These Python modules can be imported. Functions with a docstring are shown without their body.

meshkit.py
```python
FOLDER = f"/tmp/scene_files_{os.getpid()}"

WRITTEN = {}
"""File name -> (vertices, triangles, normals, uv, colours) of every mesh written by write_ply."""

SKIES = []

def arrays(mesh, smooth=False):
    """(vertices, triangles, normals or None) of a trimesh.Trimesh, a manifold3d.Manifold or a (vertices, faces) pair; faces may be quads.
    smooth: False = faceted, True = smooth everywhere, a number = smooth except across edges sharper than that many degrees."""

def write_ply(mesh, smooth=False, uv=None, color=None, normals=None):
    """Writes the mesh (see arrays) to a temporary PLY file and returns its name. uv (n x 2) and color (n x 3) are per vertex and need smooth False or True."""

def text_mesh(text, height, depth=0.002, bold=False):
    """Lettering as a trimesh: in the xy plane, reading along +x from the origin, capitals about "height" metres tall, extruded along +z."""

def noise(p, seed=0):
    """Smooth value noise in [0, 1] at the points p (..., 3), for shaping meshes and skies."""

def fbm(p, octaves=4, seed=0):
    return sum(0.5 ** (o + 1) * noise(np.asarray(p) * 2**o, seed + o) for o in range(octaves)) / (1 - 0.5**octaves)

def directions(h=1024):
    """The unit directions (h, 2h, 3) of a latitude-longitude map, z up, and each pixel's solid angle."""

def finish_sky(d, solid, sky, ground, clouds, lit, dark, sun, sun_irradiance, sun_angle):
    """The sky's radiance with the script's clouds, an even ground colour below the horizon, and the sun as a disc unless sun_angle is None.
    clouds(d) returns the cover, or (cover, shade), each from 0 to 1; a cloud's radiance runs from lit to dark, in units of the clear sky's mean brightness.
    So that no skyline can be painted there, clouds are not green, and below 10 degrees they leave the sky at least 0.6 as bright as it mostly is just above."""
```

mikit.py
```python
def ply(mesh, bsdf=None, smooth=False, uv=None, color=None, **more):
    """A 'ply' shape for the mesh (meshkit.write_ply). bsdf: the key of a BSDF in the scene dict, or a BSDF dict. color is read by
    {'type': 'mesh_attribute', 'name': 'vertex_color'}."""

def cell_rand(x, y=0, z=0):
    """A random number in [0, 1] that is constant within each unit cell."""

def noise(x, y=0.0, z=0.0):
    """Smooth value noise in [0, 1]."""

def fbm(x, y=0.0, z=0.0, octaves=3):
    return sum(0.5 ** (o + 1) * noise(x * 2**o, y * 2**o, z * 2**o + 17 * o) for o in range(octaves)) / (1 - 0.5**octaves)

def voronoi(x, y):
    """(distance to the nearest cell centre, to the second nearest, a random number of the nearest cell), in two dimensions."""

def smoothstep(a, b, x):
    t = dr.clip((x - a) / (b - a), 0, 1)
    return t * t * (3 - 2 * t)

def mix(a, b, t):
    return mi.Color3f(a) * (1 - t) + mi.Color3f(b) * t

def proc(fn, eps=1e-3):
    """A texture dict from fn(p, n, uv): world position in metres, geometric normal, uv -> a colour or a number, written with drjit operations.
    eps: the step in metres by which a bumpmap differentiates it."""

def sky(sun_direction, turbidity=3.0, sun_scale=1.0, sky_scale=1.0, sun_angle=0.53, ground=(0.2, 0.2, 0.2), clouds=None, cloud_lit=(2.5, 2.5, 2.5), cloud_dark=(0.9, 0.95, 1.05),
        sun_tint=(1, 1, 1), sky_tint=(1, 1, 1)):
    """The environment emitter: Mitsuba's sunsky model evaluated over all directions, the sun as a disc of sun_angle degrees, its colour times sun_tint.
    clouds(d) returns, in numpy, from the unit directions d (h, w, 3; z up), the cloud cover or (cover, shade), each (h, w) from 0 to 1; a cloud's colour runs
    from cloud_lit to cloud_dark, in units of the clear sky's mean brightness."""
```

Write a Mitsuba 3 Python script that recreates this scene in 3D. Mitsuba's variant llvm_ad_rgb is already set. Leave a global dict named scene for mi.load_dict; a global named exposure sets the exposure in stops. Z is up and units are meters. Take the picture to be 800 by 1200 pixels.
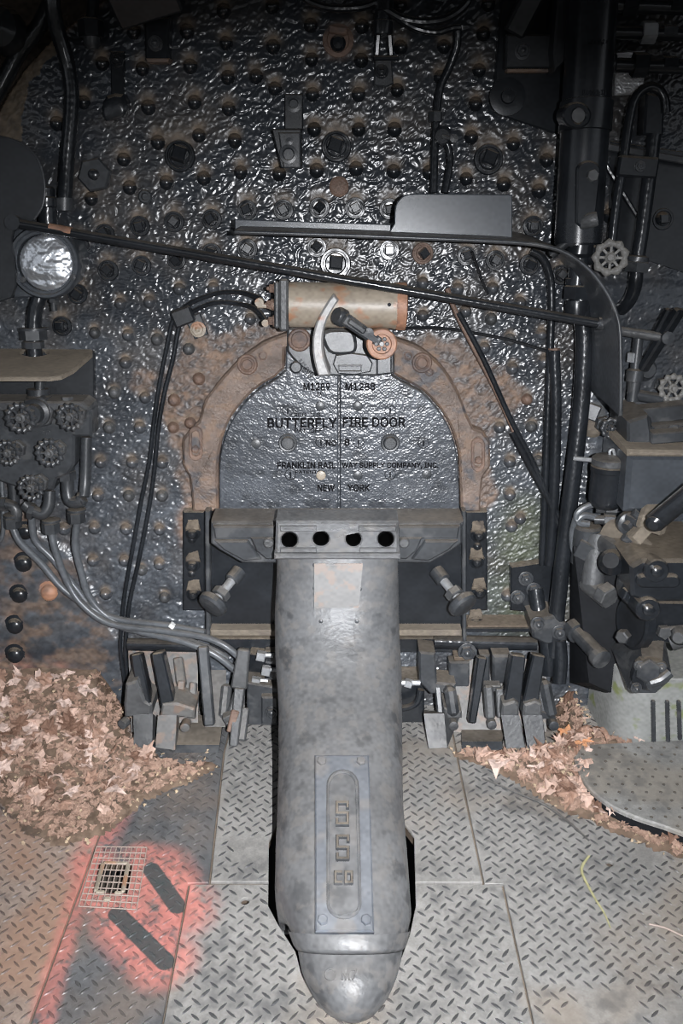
import math, random
import numpy as np, trimesh, mitsuba as mi, drjit as dr
import mapbox_earcut as earcut
import shapely
from shapely.geometry import Polygon, Point, LineString, box as sbox
import mikit, meshkit
from mikit import proc, noise, fbm, smoothstep, mix
T = mi.ScalarTransform4f
rng = np.random.default_rng(7); random.seed(7)
scene, labels = {}, {}

# ---------------------------------------------------------------- camera, light, exposure
CAM = np.array([0.0, -2.23, 1.5]); PITCH = math.radians(21.8); FPX = 1050.0
FWD = np.array([0, math.cos(PITCH), -math.sin(PITCH)]); UP = np.array([0, math.sin(PITCH), math.cos(PITCH)]); RIGHT = np.array([1.0, 0, 0])
scene['camera'] = {'type': 'perspective', 'fov': math.degrees(2*math.atan(400/FPX)), 'fov_axis': 'x', 'near_clip': 0.05, 'far_clip': 60.0,
                   'to_world': T().look_at(origin=CAM.tolist(), target=(CAM+FWD).tolist(), up=[0, 0, 1])}
exposure = 0.9
# overcast daylight that reaches the footplate through the open back of the cab
scene['daylight'] = mikit.sky([0.2, -0.5, 0.85], turbidity=4.0, sun_scale=0.0, sky_scale=1.7, ground=(0.20, 0.19, 0.17),
                              clouds=lambda d: (np.ones(d.shape[:2]), 0.25*np.ones(d.shape[:2])), cloud_lit=(1.4, 1.5, 1.65), cloud_dark=(1.0, 1.0, 1.0))
# the photographer's flash, just right of the lens, its beam pointing at the lower half of the backhead
FLASH = CAM + np.array([0.13, -0.02, 0.02])
scene['flash'] = {'type': 'spot', 'to_world': T().look_at(origin=FLASH.tolist(), target=[0.0, -0.42, 0.20], up=[0, 0, 1]), 'cutoff_angle': 43.0, 'beam_width': 10.0,
                  'intensity': {'type': 'rgb', 'value': [20.0, 20.3, 21.0]}}

# ---------------------------------------------------------------- geometry of the view: where a pixel meets a depth plane or a level
def ray(px, py):
    return FWD + (px-400)/FPX*RIGHT - (py-600)/FPX*UP
LEAN = math.radians(8.0); KL = math.tan(LEAN); AW = np.array([0, -math.cos(LEAN), math.sin(LEAN)])   # the backhead leans away at the top
def P(px, py, d=0.0):
    r = ray(px, py); return CAM + r*((-d+KL*CAM[2]-CAM[1])/(r[1]-KL*r[2]))
def Hz(px, py, z=0.0):
    r = ray(px, py); return CAM + r*((z-CAM[2])/r[2])
def mpp(p): return float(np.dot(np.asarray(p)-CAM, FWD))/FPX
def PX(pts, d): return [(q[0], q[2]) for q in (P(x, y, d) for x, y in pts)]

# ---------------------------------------------------------------- mesh helpers
def cat(ms): return trimesh.util.concatenate([m for m in ms if m is not None])
def tm(v, f): return trimesh.Trimesh(np.asarray(v, float), np.asarray(f, int), process=False)
def ccw(r, sign=1):
    r = np.asarray(r, float); a = 0.5*np.sum(r[:, 0]*np.roll(r[:, 1], -1)-np.roll(r[:, 0], -1)*r[:, 1])
    return r if a*sign > 0 else r[::-1].copy()
def inset(r, b):
    e = np.roll(r, -1, 0)-r; e /= np.linalg.norm(e, axis=1, keepdims=True)+1e-12
    n = np.stack([-e[:, 1], e[:, 0]], 1); n0 = np.roll(n, 1, 0)
    m = n+n0; l = np.maximum(np.sum(m*m, 1, keepdims=True), 0.5)
    return r+2*b*m/l
def ext(outer, h, bev=0.0, holes=(), w0=0.0):
    """polygon (u,v) extruded along w from w0 to h with a chamfered front edge"""
    rings = [ccw(outer)]+[ccw(x, -1) for x in holes]
    n = sum(map(len, rings)); ends = np.cumsum([len(r) for r in rings]).astype(np.uint32)
    base = np.vstack(rings); lay = [(base, w0)]
    if bev > 0: lay += [(base, h-bev), (np.vstack([inset(r, bev) for r in rings]), h)]
    else: lay += [(base, h)]
    v = np.vstack([np.column_stack([p, np.full(n, w)]) for p, w in lay]); f = []
    tri = earcut.triangulate_float64(base, ends).reshape(-1, 3).astype(int)
    if len(tri):
        a = base[tri]; s = (a[:, 1, 0]-a[:, 0, 0])*(a[:, 2, 1]-a[:, 0, 1])-(a[:, 2, 0]-a[:, 0, 0])*(a[:, 1, 1]-a[:, 0, 1])
        tri[s < 0] = tri[s < 0][:, ::-1]
    f.append(tri[:, ::-1]); f.append(tri+n*(len(lay)-1)); st = 0
    for r in rings:
        i = np.arange(len(r)); j = (i+1) % len(r)
        for k in range(len(lay)-1):
            a, b, c, d_ = st+i+k*n, st+j+k*n, st+j+(k+1)*n, st+i+(k+1)*n
            f += [np.stack([a, b, c], 1), np.stack([a, c, d_], 1)]
        st += len(r)
    return tm(v, np.vstack(f))
def frame(m, o, U, V):
    U = np.asarray(U, float); U = U/np.linalg.norm(U); V = np.asarray(V, float); V = V-U*np.dot(U, V); V /= np.linalg.norm(V); W = np.cross(U, V)
    m = m.copy(); m.vertices = np.asarray(o)+m.vertices@np.stack([U, V, W]); return m
def prism(xz, d0, d1, bev=0.003, holes=()):
    """polygon in the wall plane (x, z), from depth d0 to the nearer depth d1"""
    m = ext(xz, d1, bev, holes, d0); u, v, w = np.array(m.vertices).T
    m.vertices = np.stack([u, KL*v-w, v], 1); return m
def prismp(pts, d0, d1, bev=0.003, holes=()):
    return prism(PX(pts, d1), d0, d1, bev, [PX(h, d1) for h in holes])
def blk(x0, y0, x1, y1, d0, d1, bev=0.004): return prismp([(x0, y0), (x1, y0), (x1, y1), (x0, y1)], d0, d1, bev)
def ell(x, y, rx, ry=None, n=20, a0=0, a1=360):
    ry = rx if ry is None else ry
    a = np.radians(np.linspace(a0, a1, n, endpoint=abs(a1-a0) < 359.9)); return [(x+rx*math.cos(t), y-ry*math.sin(t)) for t in a]
def crv(pts, per=6, closed=False):
    p = np.asarray(pts, float); n = len(p); out = []
    if n < 3: return p
    segs = n if closed else n-1
    for i in range(segs):
        g = lambda k: p[k % n] if closed else p[min(max(k, 0), n-1)]
        a, b, c, d = g(i-1), g(i), g(i+1), g(i+2)
        for t in np.arange(per)/per:
            out.append(0.5*((2*b)+(c-a)*t+(2*a-5*b+4*c-d)*t*t+(3*b-a-3*c+d)*t**3))
    if not closed: out.append(p[-1])
    return np.array(out)
def tube(pts, r, n=12, smooth=True, per=6, sq=None):
    p = np.asarray(pts, float)
    rr = np.full(len(p), r, float) if np.isscalar(r) else np.asarray(r, float)
    if smooth and len(p) > 2:
        q = crv(np.column_stack([p, rr]), per); p, rr = q[:, :3], q[:, 3]
    t = np.gradient(p, axis=0); t /= np.linalg.norm(t, axis=1, keepdims=True)+1e-12
    a = np.cross(t[0], [0.13, 0.2, 0.97] if abs(t[0][2]) < 0.9 else [0.97, 0.2, 0.1]); a /= np.linalg.norm(a)
    ang = np.arange(n)*2*math.pi/n; vs = []
    for i in range(len(p)):
        a = a-t[i]*np.dot(a, t[i]); a /= np.linalg.norm(a); b = np.cross(t[i], a)
        vs.append(p[i]+rr[i]*(np.cos(ang)[:, None]*a+np.sin(ang)[:, None]*b))
    v = np.vstack(vs+[p[:1], p[-1:]]); L = len(p); i = np.arange(n); j = (i+1) % n; f = []
    for k in range(L-1):
        f += [np.stack([k*n+i, k*n+j, (k+1)*n+j], 1), np.stack([k*n+i, (k+1)*n+j, (k+1)*n+i], 1)]
    f += [np.stack([j, i, i*0+L*n], 1), np.stack([(L-1)*n+i, (L-1)*n+j, i*0+L*n+1], 1)]
    return tm(v, np.vstack(f))
def rod(p0, p1, r, n=14): return tube([p0, p1], r, n, False)
def ortho(ax):
    ax = np.asarray(ax, float)/np.linalg.norm(ax); u = np.cross(ax, [0, 0, 1.0] if abs(ax[2]) < 0.9 else [0, 1.0, 0]); u /= np.linalg.norm(u)
    return u, np.cross(ax, u), ax
def lathe(prof, p, ax=AW, n=20):
    """profile of (radius, height along ax)"""
    u, v, w = ortho(ax); prof = np.asarray(prof, float); ang = np.arange(n)*2*math.pi/n
    V = np.vstack([np.asarray(p)+r*(np.cos(ang)[:, None]*u+np.sin(ang)[:, None]*v)+h*w for r, h in np.maximum(prof, [1e-5, -9])])
    i = np.arange(n); j = (i+1) % n; f = []
    for k in range(len(prof)-1):
        f += [np.stack([k*n+i, k*n+j, (k+1)*n+j], 1), np.stack([k*n+i, (k+1)*n+j, (k+1)*n+i], 1)]
    c = len(V); V = np.vstack([V, np.asarray(p)+prof[0][1]*w, np.asarray(p)+prof[-1][1]*w]); e = (len(prof)-1)*n
    f += [np.stack([j, i, i*0+c], 1), np.stack([e+i, e+j, i*0+c+1], 1)]
    return tm(V, np.vstack(f))
def ngon(p, ax, r, h, k=6, rot=0.0, bev=0.0015):
    u, v, w = ortho(ax); a = rot+np.arange(k)*2*math.pi/k
    return frame(ext(np.stack([r*np.cos(a), r*np.sin(a)], 1), h, bev), p, u, v)
def bolt(p, ax=AW, r=0.012, h=0.010, rot=0.2, washer=True, stud=True):
    ms = [ngon(np.asarray(p), ax, r, h, 6, rot)]; w = np.asarray(ax, float)/np.linalg.norm(ax)
    if washer: ms.append(lathe([(r*1.3, -0.004), (r*1.3, 0.002), (r*1.2, 0.003)], p, ax, 16))
    if stud: ms.append(lathe([(r*0.45, h*0.8), (r*0.45, h*1.3), (r*0.25, h*1.5), (0, h*1.55)], p, ax, 10))
    return cat(ms)
def bar(p0, p1, w, t, side=(1, 0, 0), w1=None, t1=None, bev=0.003):
    """tapered bar from p0 to p1: width w along side, thickness t across"""
    p0, p1 = np.asarray(p0, float), np.asarray(p1, float); a = (p1-p0)/np.linalg.norm(p1-p0)
    s = np.asarray(side, float); s = s-a*np.dot(s, a); s /= np.linalg.norm(s); b = np.cross(a, s)
    pts = []
    for p, W, H, e in ((p0, w, t, 1), (p1, w1 or w, t1 or t, -1)):
        for (du, dv, dw) in ((0, bev, bev), (bev, 0, bev), (bev, bev, 0)):
            for su in (-1, 1):
                for sv in (-1, 1):
                    pts.append(p+su*(W/2-du)*s+sv*(H/2-dv)*b+e*dw*a)
    return trimesh.PointCloud(np.array(pts)).convex_hull
def hull(pts): return trimesh.PointCloud(np.array(pts)).convex_hull
def lump(m, amp, freq, seed=0):
    m = m.copy(); n = np.array(m.vertex_normals); m.vertices = m.vertices+n*(amp*(meshkit.fbm(np.asarray(m.vertices)*freq, 3, seed)-0.5))[:, None]; return m
def text(s, px, py, d, wpx, hpx, depth=0.003, bold=True, rot=0.0):
    m = meshkit.text_mesh(s, 1.0, 1.0, bold); b = m.bounds; c = (b[0]+b[1])/2; o = P(px, py, d); k = mpp(o)
    v = np.array(m.vertices)-[c[0], c[1], 0]; v *= [wpx*k/(b[1]-b[0])[0], hpx*k/(b[1]-b[0])[1], depth]
    a = math.radians(rot); m.vertices = v
    return frame(m, o, [math.cos(a), 0, math.sin(a)], [-math.sin(a), math.cos(a)*KL, math.cos(a)])
def sheet_y(xz, d0, d1, th):
    """a folded sheet: its profile line in (x, z), thickness th, running in depth from d0 to d1"""
    l = LineString(xz).buffer(th/2, cap_style='flat', join_style='round', quad_segs=3)
    return prism(list(l.exterior.coords)[:-1], d0, d1, min(0.0015, th/3))

# ---------------------------------------------------------------- scene entries
used = {}
def uniq(k):
    if k not in used: used[k] = 0; return k
    used[k] += 1; return f'{k}_{used[k]:03d}'
def add(name, mesh, mat, parent=None, label=None, cat=None, group=None, kind=None, smooth=35, **kw):
    key = uniq((parent+'__' if parent else '')+name)
    scene[key] = mesh if isinstance(mesh, dict) else mikit.ply(mesh, mat, smooth=smooth, **kw)
    L = {k: v for k, v in (('label', label), ('category', cat), ('group', group), ('kind', kind)) if v}
    if L: labels[key] = L
    return key
def thing(name, label, cat, group=None):
    key = uniq(name); labels[key] = {'label': label, 'category': cat}
    if group: labels[key]['group'] = group
    return key
def copy_of(ply, mat, to): return {**ply, 'to_world': to, 'bsdf': {'type': 'ref', 'id': mat}}

# ---------------------------------------------------------------- materials
def mat(name, fn, rough=0.45, metallic=0.0, spec=0.5, bump=None, bscale=0.001, **kw):
    base = {'type': 'proc_'} if fn is None else (proc(fn) if callable(fn) else {'type': 'rgb', 'value': list(fn)})
    b = {'type': 'principled', 'base_color': base, 'roughness': proc(rough) if callable(rough) else rough, 'metallic': metallic, 'specular': spec, **kw}
    if bump is not None: b = {'type': 'bumpmap', 'arbitrary': proc(bump, eps=0.0008), 'scale': bscale, 'bsdf': b}
    scene[name] = {'type': 'twosided', 'bsdf': b}
    return name
def dusty(base, dust, amount=1.0, lo=0.45, hi=0.95, mott=0.3, blot=None, bl=0.0, f=14.0, blot2=None, b2=0.0):
    """paint with mottling; dust lies on faces that look up; blotches of another colour"""
    def fn(p, n, uv):
        k = fbm(p.x*f, p.y*f, p.z*f, 3); k2 = noise(p.x*130, p.y*130, p.z*130)
        c = mi.Color3f(base)*(1-mott+2*mott*k)*(0.85+0.3*k2)
        if blot is not None: c = mix(c, blot, smoothstep(0.55, 0.72, fbm(p.x*23+5, p.y*23, p.z*23, 4))*bl)
        if blot2 is not None: c = mix(c, blot2, smoothstep(0.50, 0.66, fbm(p.x*41+9, p.y*41, p.z*41+3, 4))*b2)
        return mix(c, mi.Color3f(dust)*(0.75+0.5*k2), smoothstep(lo, hi, n.z)*amount*(0.35+0.9*k))
    return fn
DUST = (0.20, 0.165, 0.125)
mat('black_gloss', dusty((0.014, 0.016, 0.019), DUST, 0.85, mott=0.5), 0.24)
mat('dome_black', dusty((0.012, 0.014, 0.017), (0.17, 0.13, 0.095), 0.9, 0.02, 0.75, mott=0.5), 0.22)
mat('bolt_grey', dusty((0.062, 0.067, 0.075), (0.2, 0.155, 0.115), 0.85, 0.05, 0.8, mott=0.5), 0.3)
mat('black_pipe', dusty((0.014, 0.016, 0.019), DUST, 0.35, mott=0.5), 0.22, bump=lambda p, n, uv: noise(p.x*120, p.y*120, p.z*120), bscale=0.0005)
mat('black_worn', dusty((0.036, 0.039, 0.043), DUST, 0.62, 0.55, 1.0, mott=0.5, blot=(0.10, 0.10, 0.10), bl=0.5), 0.36)
mat('black_flat', dusty((0.010, 0.011, 0.013), DUST, 0.3, mott=0.3), 0.6, spec=0.2)
scene['hole_shade'] = {'type': 'twosided', 'bsdf': {'type': 'diffuse', 'reflectance': {'type': 'rgb', 'value': [0.003, 0.003, 0.003]}}}  # flat black that stands in for the shade inside the head holes
mat('grey_iron', dusty((0.066, 0.068, 0.070), (0.19, 0.165, 0.135), 0.6, mott=0.5, blot=(0.035, 0.036, 0.04), bl=0.7), 0.48, bump=lambda p, n, uv: fbm(p.x*160, p.y*160, p.z*160), bscale=0.0012)
mat('stoker_iron', dusty((0.105, 0.107, 0.110), (0.15, 0.145, 0.138), 0.35, mott=0.4, blot=(0.045, 0.047, 0.05), bl=0.75, f=9.0, blot2=(0.17, 0.155, 0.14), b2=0.35), 0.46, bump=lambda p, n, uv: fbm(p.x*120, p.y*120, p.z*120), bscale=0.0012)
mat('plate_blue', dusty((0.105, 0.115, 0.132), (0.19, 0.185, 0.175), 0.3, mott=0.3, blot=(0.17, 0.15, 0.13), bl=0.5, f=15), 0.36)
mat('rust', dusty((0.155, 0.100, 0.075), (0.17, 0.12, 0.09), 0.4, mott=0.55, blot=(0.075, 0.06, 0.058), bl=0.8, f=20), 0.62, bump=lambda p, n, uv: fbm(p.x*230, p.y*230, p.z*230), bscale=0.0022)
mat('rust_bright', dusty((0.33, 0.17, 0.105), DUST, 0.3, mott=0.5, blot=(0.14, 0.11, 0.1), bl=0.8, f=30), 0.55)
mat('rust_paint', dusty((0.30, 0.255, 0.20), DUST, 0.3, mott=0.35, blot=(0.34, 0.15, 0.07), bl=0.75, f=12), 0.42)
mat('bare_steel', dusty((0.26, 0.255, 0.25), DUST, 0.3, mott=0.35, blot=(0.28, 0.14, 0.09), bl=0.9, f=18), 0.5, metallic=0.2)
mat('grey_metal', dusty((0.30, 0.31, 0.32), DUST, 0.4, mott=0.3), 0.4, metallic=0.3)
mat('dust_tan', dusty((0.165, 0.140, 0.110), DUST, 0.3, mott=0.3, blot=(0.12, 0.10, 0.085), bl=0.6), 0.9)
mat('dust_brown', dusty((0.125, 0.102, 0.078), DUST, 0.3, mott=0.5, blot=(0.06, 0.05, 0.045), bl=0.8), 0.9)
mat('sheet_gloss', dusty((0.050, 0.056, 0.064), DUST, 0.55, 0.8, 1.0, mott=0.3), 0.30)
mat('sheet_dark', dusty((0.016, 0.018, 0.021), DUST, 0.3, mott=0.4), 0.42)
mat('hose_grey', dusty((0.085, 0.092, 0.10), DUST, 0.3, mott=0.3), 0.34)
mat('cable_black', (0.012, 0.013, 0.015), 0.35)
mat('wheel_grey', dusty((0.17, 0.165, 0.155), (0.3, 0.27, 0.22), 0.5, mott=0.4), 0.55)
mat('moss_grey', dusty((0.23, 0.235, 0.225), (0.25, 0.24, 0.2), 0.4, mott=0.25, blot=(0.16, 0.185, 0.06), bl=0.85, f=7), 0.6)
mat('alloy', dusty((0.6, 0.6, 0.6), (0.5, 0.5, 0.48), 0.2, mott=0.25), 0.35, metallic=0.6, bump=lambda p, n, uv: noise(p.x*260, p.y*260, p.z*260), bscale=0.0016)
mat('lens_silver', (0.80, 0.83, 0.87), 0.30, metallic=0.85, bump=lambda p, n, uv: fbm(p.x*38, p.y*38, p.z*38), bscale=0.010)
mat('rust_dirt', dusty((0.10, 0.075, 0.055), DUST, 0.6, mott=0.5), 0.85)
mat('mulch', dusty((0.125, 0.080, 0.053), (0.16, 0.12, 0.09), 0.4, mott=0.7, f=55, blot=(0.05, 0.038, 0.03), bl=0.8, blot2=(0.24, 0.17, 0.12), b2=0.6), 0.95)
for nm, c in (('leaf_a', (0.47, 0.33, 0.265)), ('leaf_b', (0.30, 0.185, 0.135)), ('leaf_c', (0.55, 0.42, 0.36)), ('leaf_d', (0.17, 0.098, 0.068)), ('leaf_orange', (0.50, 0.25, 0.13)), ('leaf_brown', (0.31, 0.205, 0.155)), ('straw', (0.44, 0.34, 0.235))):
    mat(nm, dusty(c, c, 0, mott=0.28, f=45), 0.75, spec=0.3)
mat('lichen_twig', dusty((0.36, 0.34, 0.17), (0.3, 0.3, 0.2), 0.3, mott=0.4, f=60), 0.8)
mat('tape_white', (0.7, 0.7, 0.68), 0.6)
mat('deck_dark', (0.012, 0.012, 0.012), 0.9)
mat('cab_paint', (0.035, 0.035, 0.036), 0.6)

# ---------------------------------------------------------------- staybolts and plugs: measured places on the backhead
DOME = '''262,13 219,37 157,38 265,51 223,78 167,81 120,75 228,120 174,126 267,91 233,159 185,167 145,187 239,209 195,214 152,220 107,233 67,145 268,128
275,165 282,202 319,8 320,55 322,104 327,204 364,30 365,70 366,111 368,152 371,200 424,31 423,71 420,111 420,152 417,198 469,56 468,7 465,106 462,152 461,201 520,55 516,91 503,202
572,5 566,40 561,83 557,122 552,161 601,169 546,210 590,216 640,188 631,224 714,253 775,256 300,90 205,-8 98,120'''
SMALL = '''210,339 250,338 175,354 141,356 111,390 150,393 184,398 221,409 147,425 134,460 170,466 128,501 164,501 204,469 223,496 203,501 233,444
118,542 155,542 190,542 115,581 151,581 190,581 111,619 148,620 187,621 109,657 146,657 166,668 187,661 124,696 193,700 495,332 495,370 575,374 536,339 609,355 634,392 597,398
600,432 637,424 617,468 622,500 585,501 597,541 630,540 597,580 609,608 567,408 577,338 594,698 615,677 626,692 599,617 75,620 293,374 545,365'''
PLUG = '''290,246 332,246 374,244 416,244 456,245 164,265 204,260 248,257 127,317 166,311 207,304 248,297 91,344 73,382 123,274 93,289 290,292 371,290 456,293 495,297 580,305 620,310 657,322 624,265 546,300 776,257'''
BIG = '''211,183 394,172 572,187 393,309'''
RIVET = '''28,660 23,697 18,733 18,767 30,623 94,798 58,694'''
pp = lambda s: [tuple(map(float, a.split(','))) for a in s.split()]
def seen(x, y, keep=()): return True
bolts = [(x, y, .0165, 'd') for x, y in pp(DOME)]+[(x, y, .0125, 's') for x, y in pp(SMALL)]+[(x, y, .0225, 'p') for x, y in pp(PLUG)]+[(x, y, .033, 'b') for x, y in pp(BIG)]+[(x, y, .019, 'r') for x, y in pp(RIVET)]
bw = [(P(x, y, 0.0), r, k) for x, y, r, k in bolts]

# ---------------------------------------------------------------- the backhead plate
def backhead():
    st = 0.0029; xs = np.arange(-1.17, 1.17, st); zs = np.arange(-0.03, 2.06, st)
    X, Z = np.meshgrid(xs, zs); p = np.stack([X, Z*0, Z], -1)
    big = meshkit.fbm(p*[6, 1, 6], 3, 3)
    wq = np.stack([meshkit.noise(p*[45, 1, 45]+40, 6), p[..., 0]*0, meshkit.noise(p*[45, 1, 45]+80, 7)], -1)*0.012
    n1 = meshkit.noise((p+wq)*[74, 1, 70], 1); n2 = meshkit.noise((p+wq)*[130, 1, 124]+3.3, 2); n3 = meshkit.noise((p+wq)*[185, 1, 180]+7, 4)
    crust = 0.0020*(1-np.abs(2*n1-1))+0.0026*n2+(0.0020+0.0016*np.clip((1.2-Z)/.3, 0, 1))*n3
    warp = (meshkit.fbm(p*[22, 1, 22], 3, 9)-0.5)*0.07; warp2 = (meshkit.fbm(p*[22, 1, 22]+9, 3, 12)-0.5)*0.07
    fine = meshkit.fbm(p*[70, 1, 70], 3, 14)
    def inside(px, amt=1.0):
        q = Polygon(PX(px, 0)); shapely.prepare(q); return shapely.contains_xy(q, X+warp*amt, Z+warp2*amt).astype(float)
    def soft(m, k):
        from scipy.ndimage import gaussian_filter
        return gaussian_filter(m, k)
    # smooth cast band at bottom left, and the gap beyond the rim at top left
    low = inside([(-60, 590), (36, 614), (75, 640), (99, 668), (114, 710), (140, 750), (150, 850), (-60, 850)], 0.25)
    lows = soft(low, 2)
    out = inside([(-200, 330), (-5, 140), (12, 108), (30, 81), (64, 44), (95, 20), (125, -2), (140, -300), (-200, -300)], 0)
    rgt = soft(inside([(700, 330), (688, 480), (680, 620), (660, 800), (900, 800), (900, 330)], 0.1), 2)
    h = crust*(1-0.62*lows)*(1-0.45*rgt)+0.012*lows+0.008*rgt+0.004*(big-0.5)
    h = h-0.14*out
    rim = np.clip(soft(out, 3)*(1-out), 0, 1)
    col = np.ones(X.shape+(3,))*np.array([0.028, 0.032, 0.038])*(0.7+0.6*big[..., None])
    rough = 0.17+0.10*fine
    def paint(m, c, ro=None):
        nonlocal col, rough
        m = np.clip(m, 0, 1); col = col*(1-m[..., None])+m[..., None]*np.asarray(c)*(0.35+1.3*fine[..., None])
        if ro: rough = rough*(1-m)+m*ro
    wea_light = np.clip((1.13-Z+0.5*(big-.5)+warp*1.5)/0.22, 0, 1); paint(wea_light*np.clip(0.55+1.6*(meshkit.fbm(p*[12, 1, 12]+5, 4, 44)-.5), 0, 1), (0.076, 0.084, 0.095), 0.32)   # weathered, chalky paint lower down, lightened also for the stronger light there
    # brown film, heavier high up and on the lower left
    paint(np.clip((meshkit.fbm(p*[9, 1, 7]+4, 4, 21)-0.47)*3.0, 0, 1)*0.40, (0.085, 0.068, 0.052), 0.5)
    paint(soft(inside([(0, 560), (0, 850), (150, 850), (140, 760), (100, 670)]), 8)*0.75*np.clip((meshkit.fbm(p*[26, 1, 26]+1, 4, 52)-.42)*4, 0, 1), (0.13, 0.088, 0.062), 0.6)
    paint(soft(inside([(575, 560), (650, 540), (655, 740), (570, 740)], 1.6), 10)*0.55*np.clip((big-0.3)*3, 0, 1), (0.075, 0.085, 0.038), 0.55)
    for q in ([(186, 478), (193, 440), (222, 408), (268, 392), (330, 372), (335, 420), (262, 470), (238, 600), (214, 600), (212, 530), (196, 500)],
              [(460, 392), (500, 394), (545, 405), (585, 432), (613, 462), (592, 498), (566, 512), (575, 590), (555, 600), (520, 480), (465, 420)],
              [(218, 372), (240, 372), (250, 395), (238, 412), (218, 405), (210, 385)], [(158, 438), (178, 436), (184, 452), (170, 462), (156, 452)], [(380, 35), (413, 32), (413, 65), (384, 66)],
              [(0, 765), (40, 770), (110, 785), (120, 830), (-40, 830)]):
        mk = soft(inside(q, 0.75), 2.0)*0.95; paint(mk, (0.135, 0.096, 0.075), 0.6); paint(mk*np.clip((meshkit.fbm(p*[48, 1, 48]+2, 3, 31)-.5)*7, 0, 1)*.8, (0.055, 0.05, 0.05), 0.45); paint(mk*np.clip((meshkit.fbm(p*[30, 1, 30]+6, 4, 33)-.53)*8, 0, 1)*.6, (0.20, 0.125, 0.08), 0.7)
    paint(soft(inside([(0, 770), (75, 775), (85, 805), (-20, 815)], 0.5), 5)*0.5*np.clip((meshkit.fbm(p*[30, 1, 30]+1, 4, 53)-.40)*4, 0, 1), (0.30, 0.11, 0.075), 0.6)
    paint(soft(inside([(205, 590), (245, 590), (245, 612), (210, 640)], 0.8), 3)*0.7, (0.26, 0.15, 0.09), 0.8)
    paint(out, (0.05, 0.035, 0.025), 0.8); paint(rim*1.6, (0.14, 0.085, 0.05), 0.8)
    paint(inside([(-20, 120), (25, 75), (60, 40), (75, 50), (35, 95), (25, 165), (-20, 165)], 0.5)*0.8*(1-out), (0.12, 0.09, 0.06), 0.8)
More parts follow.
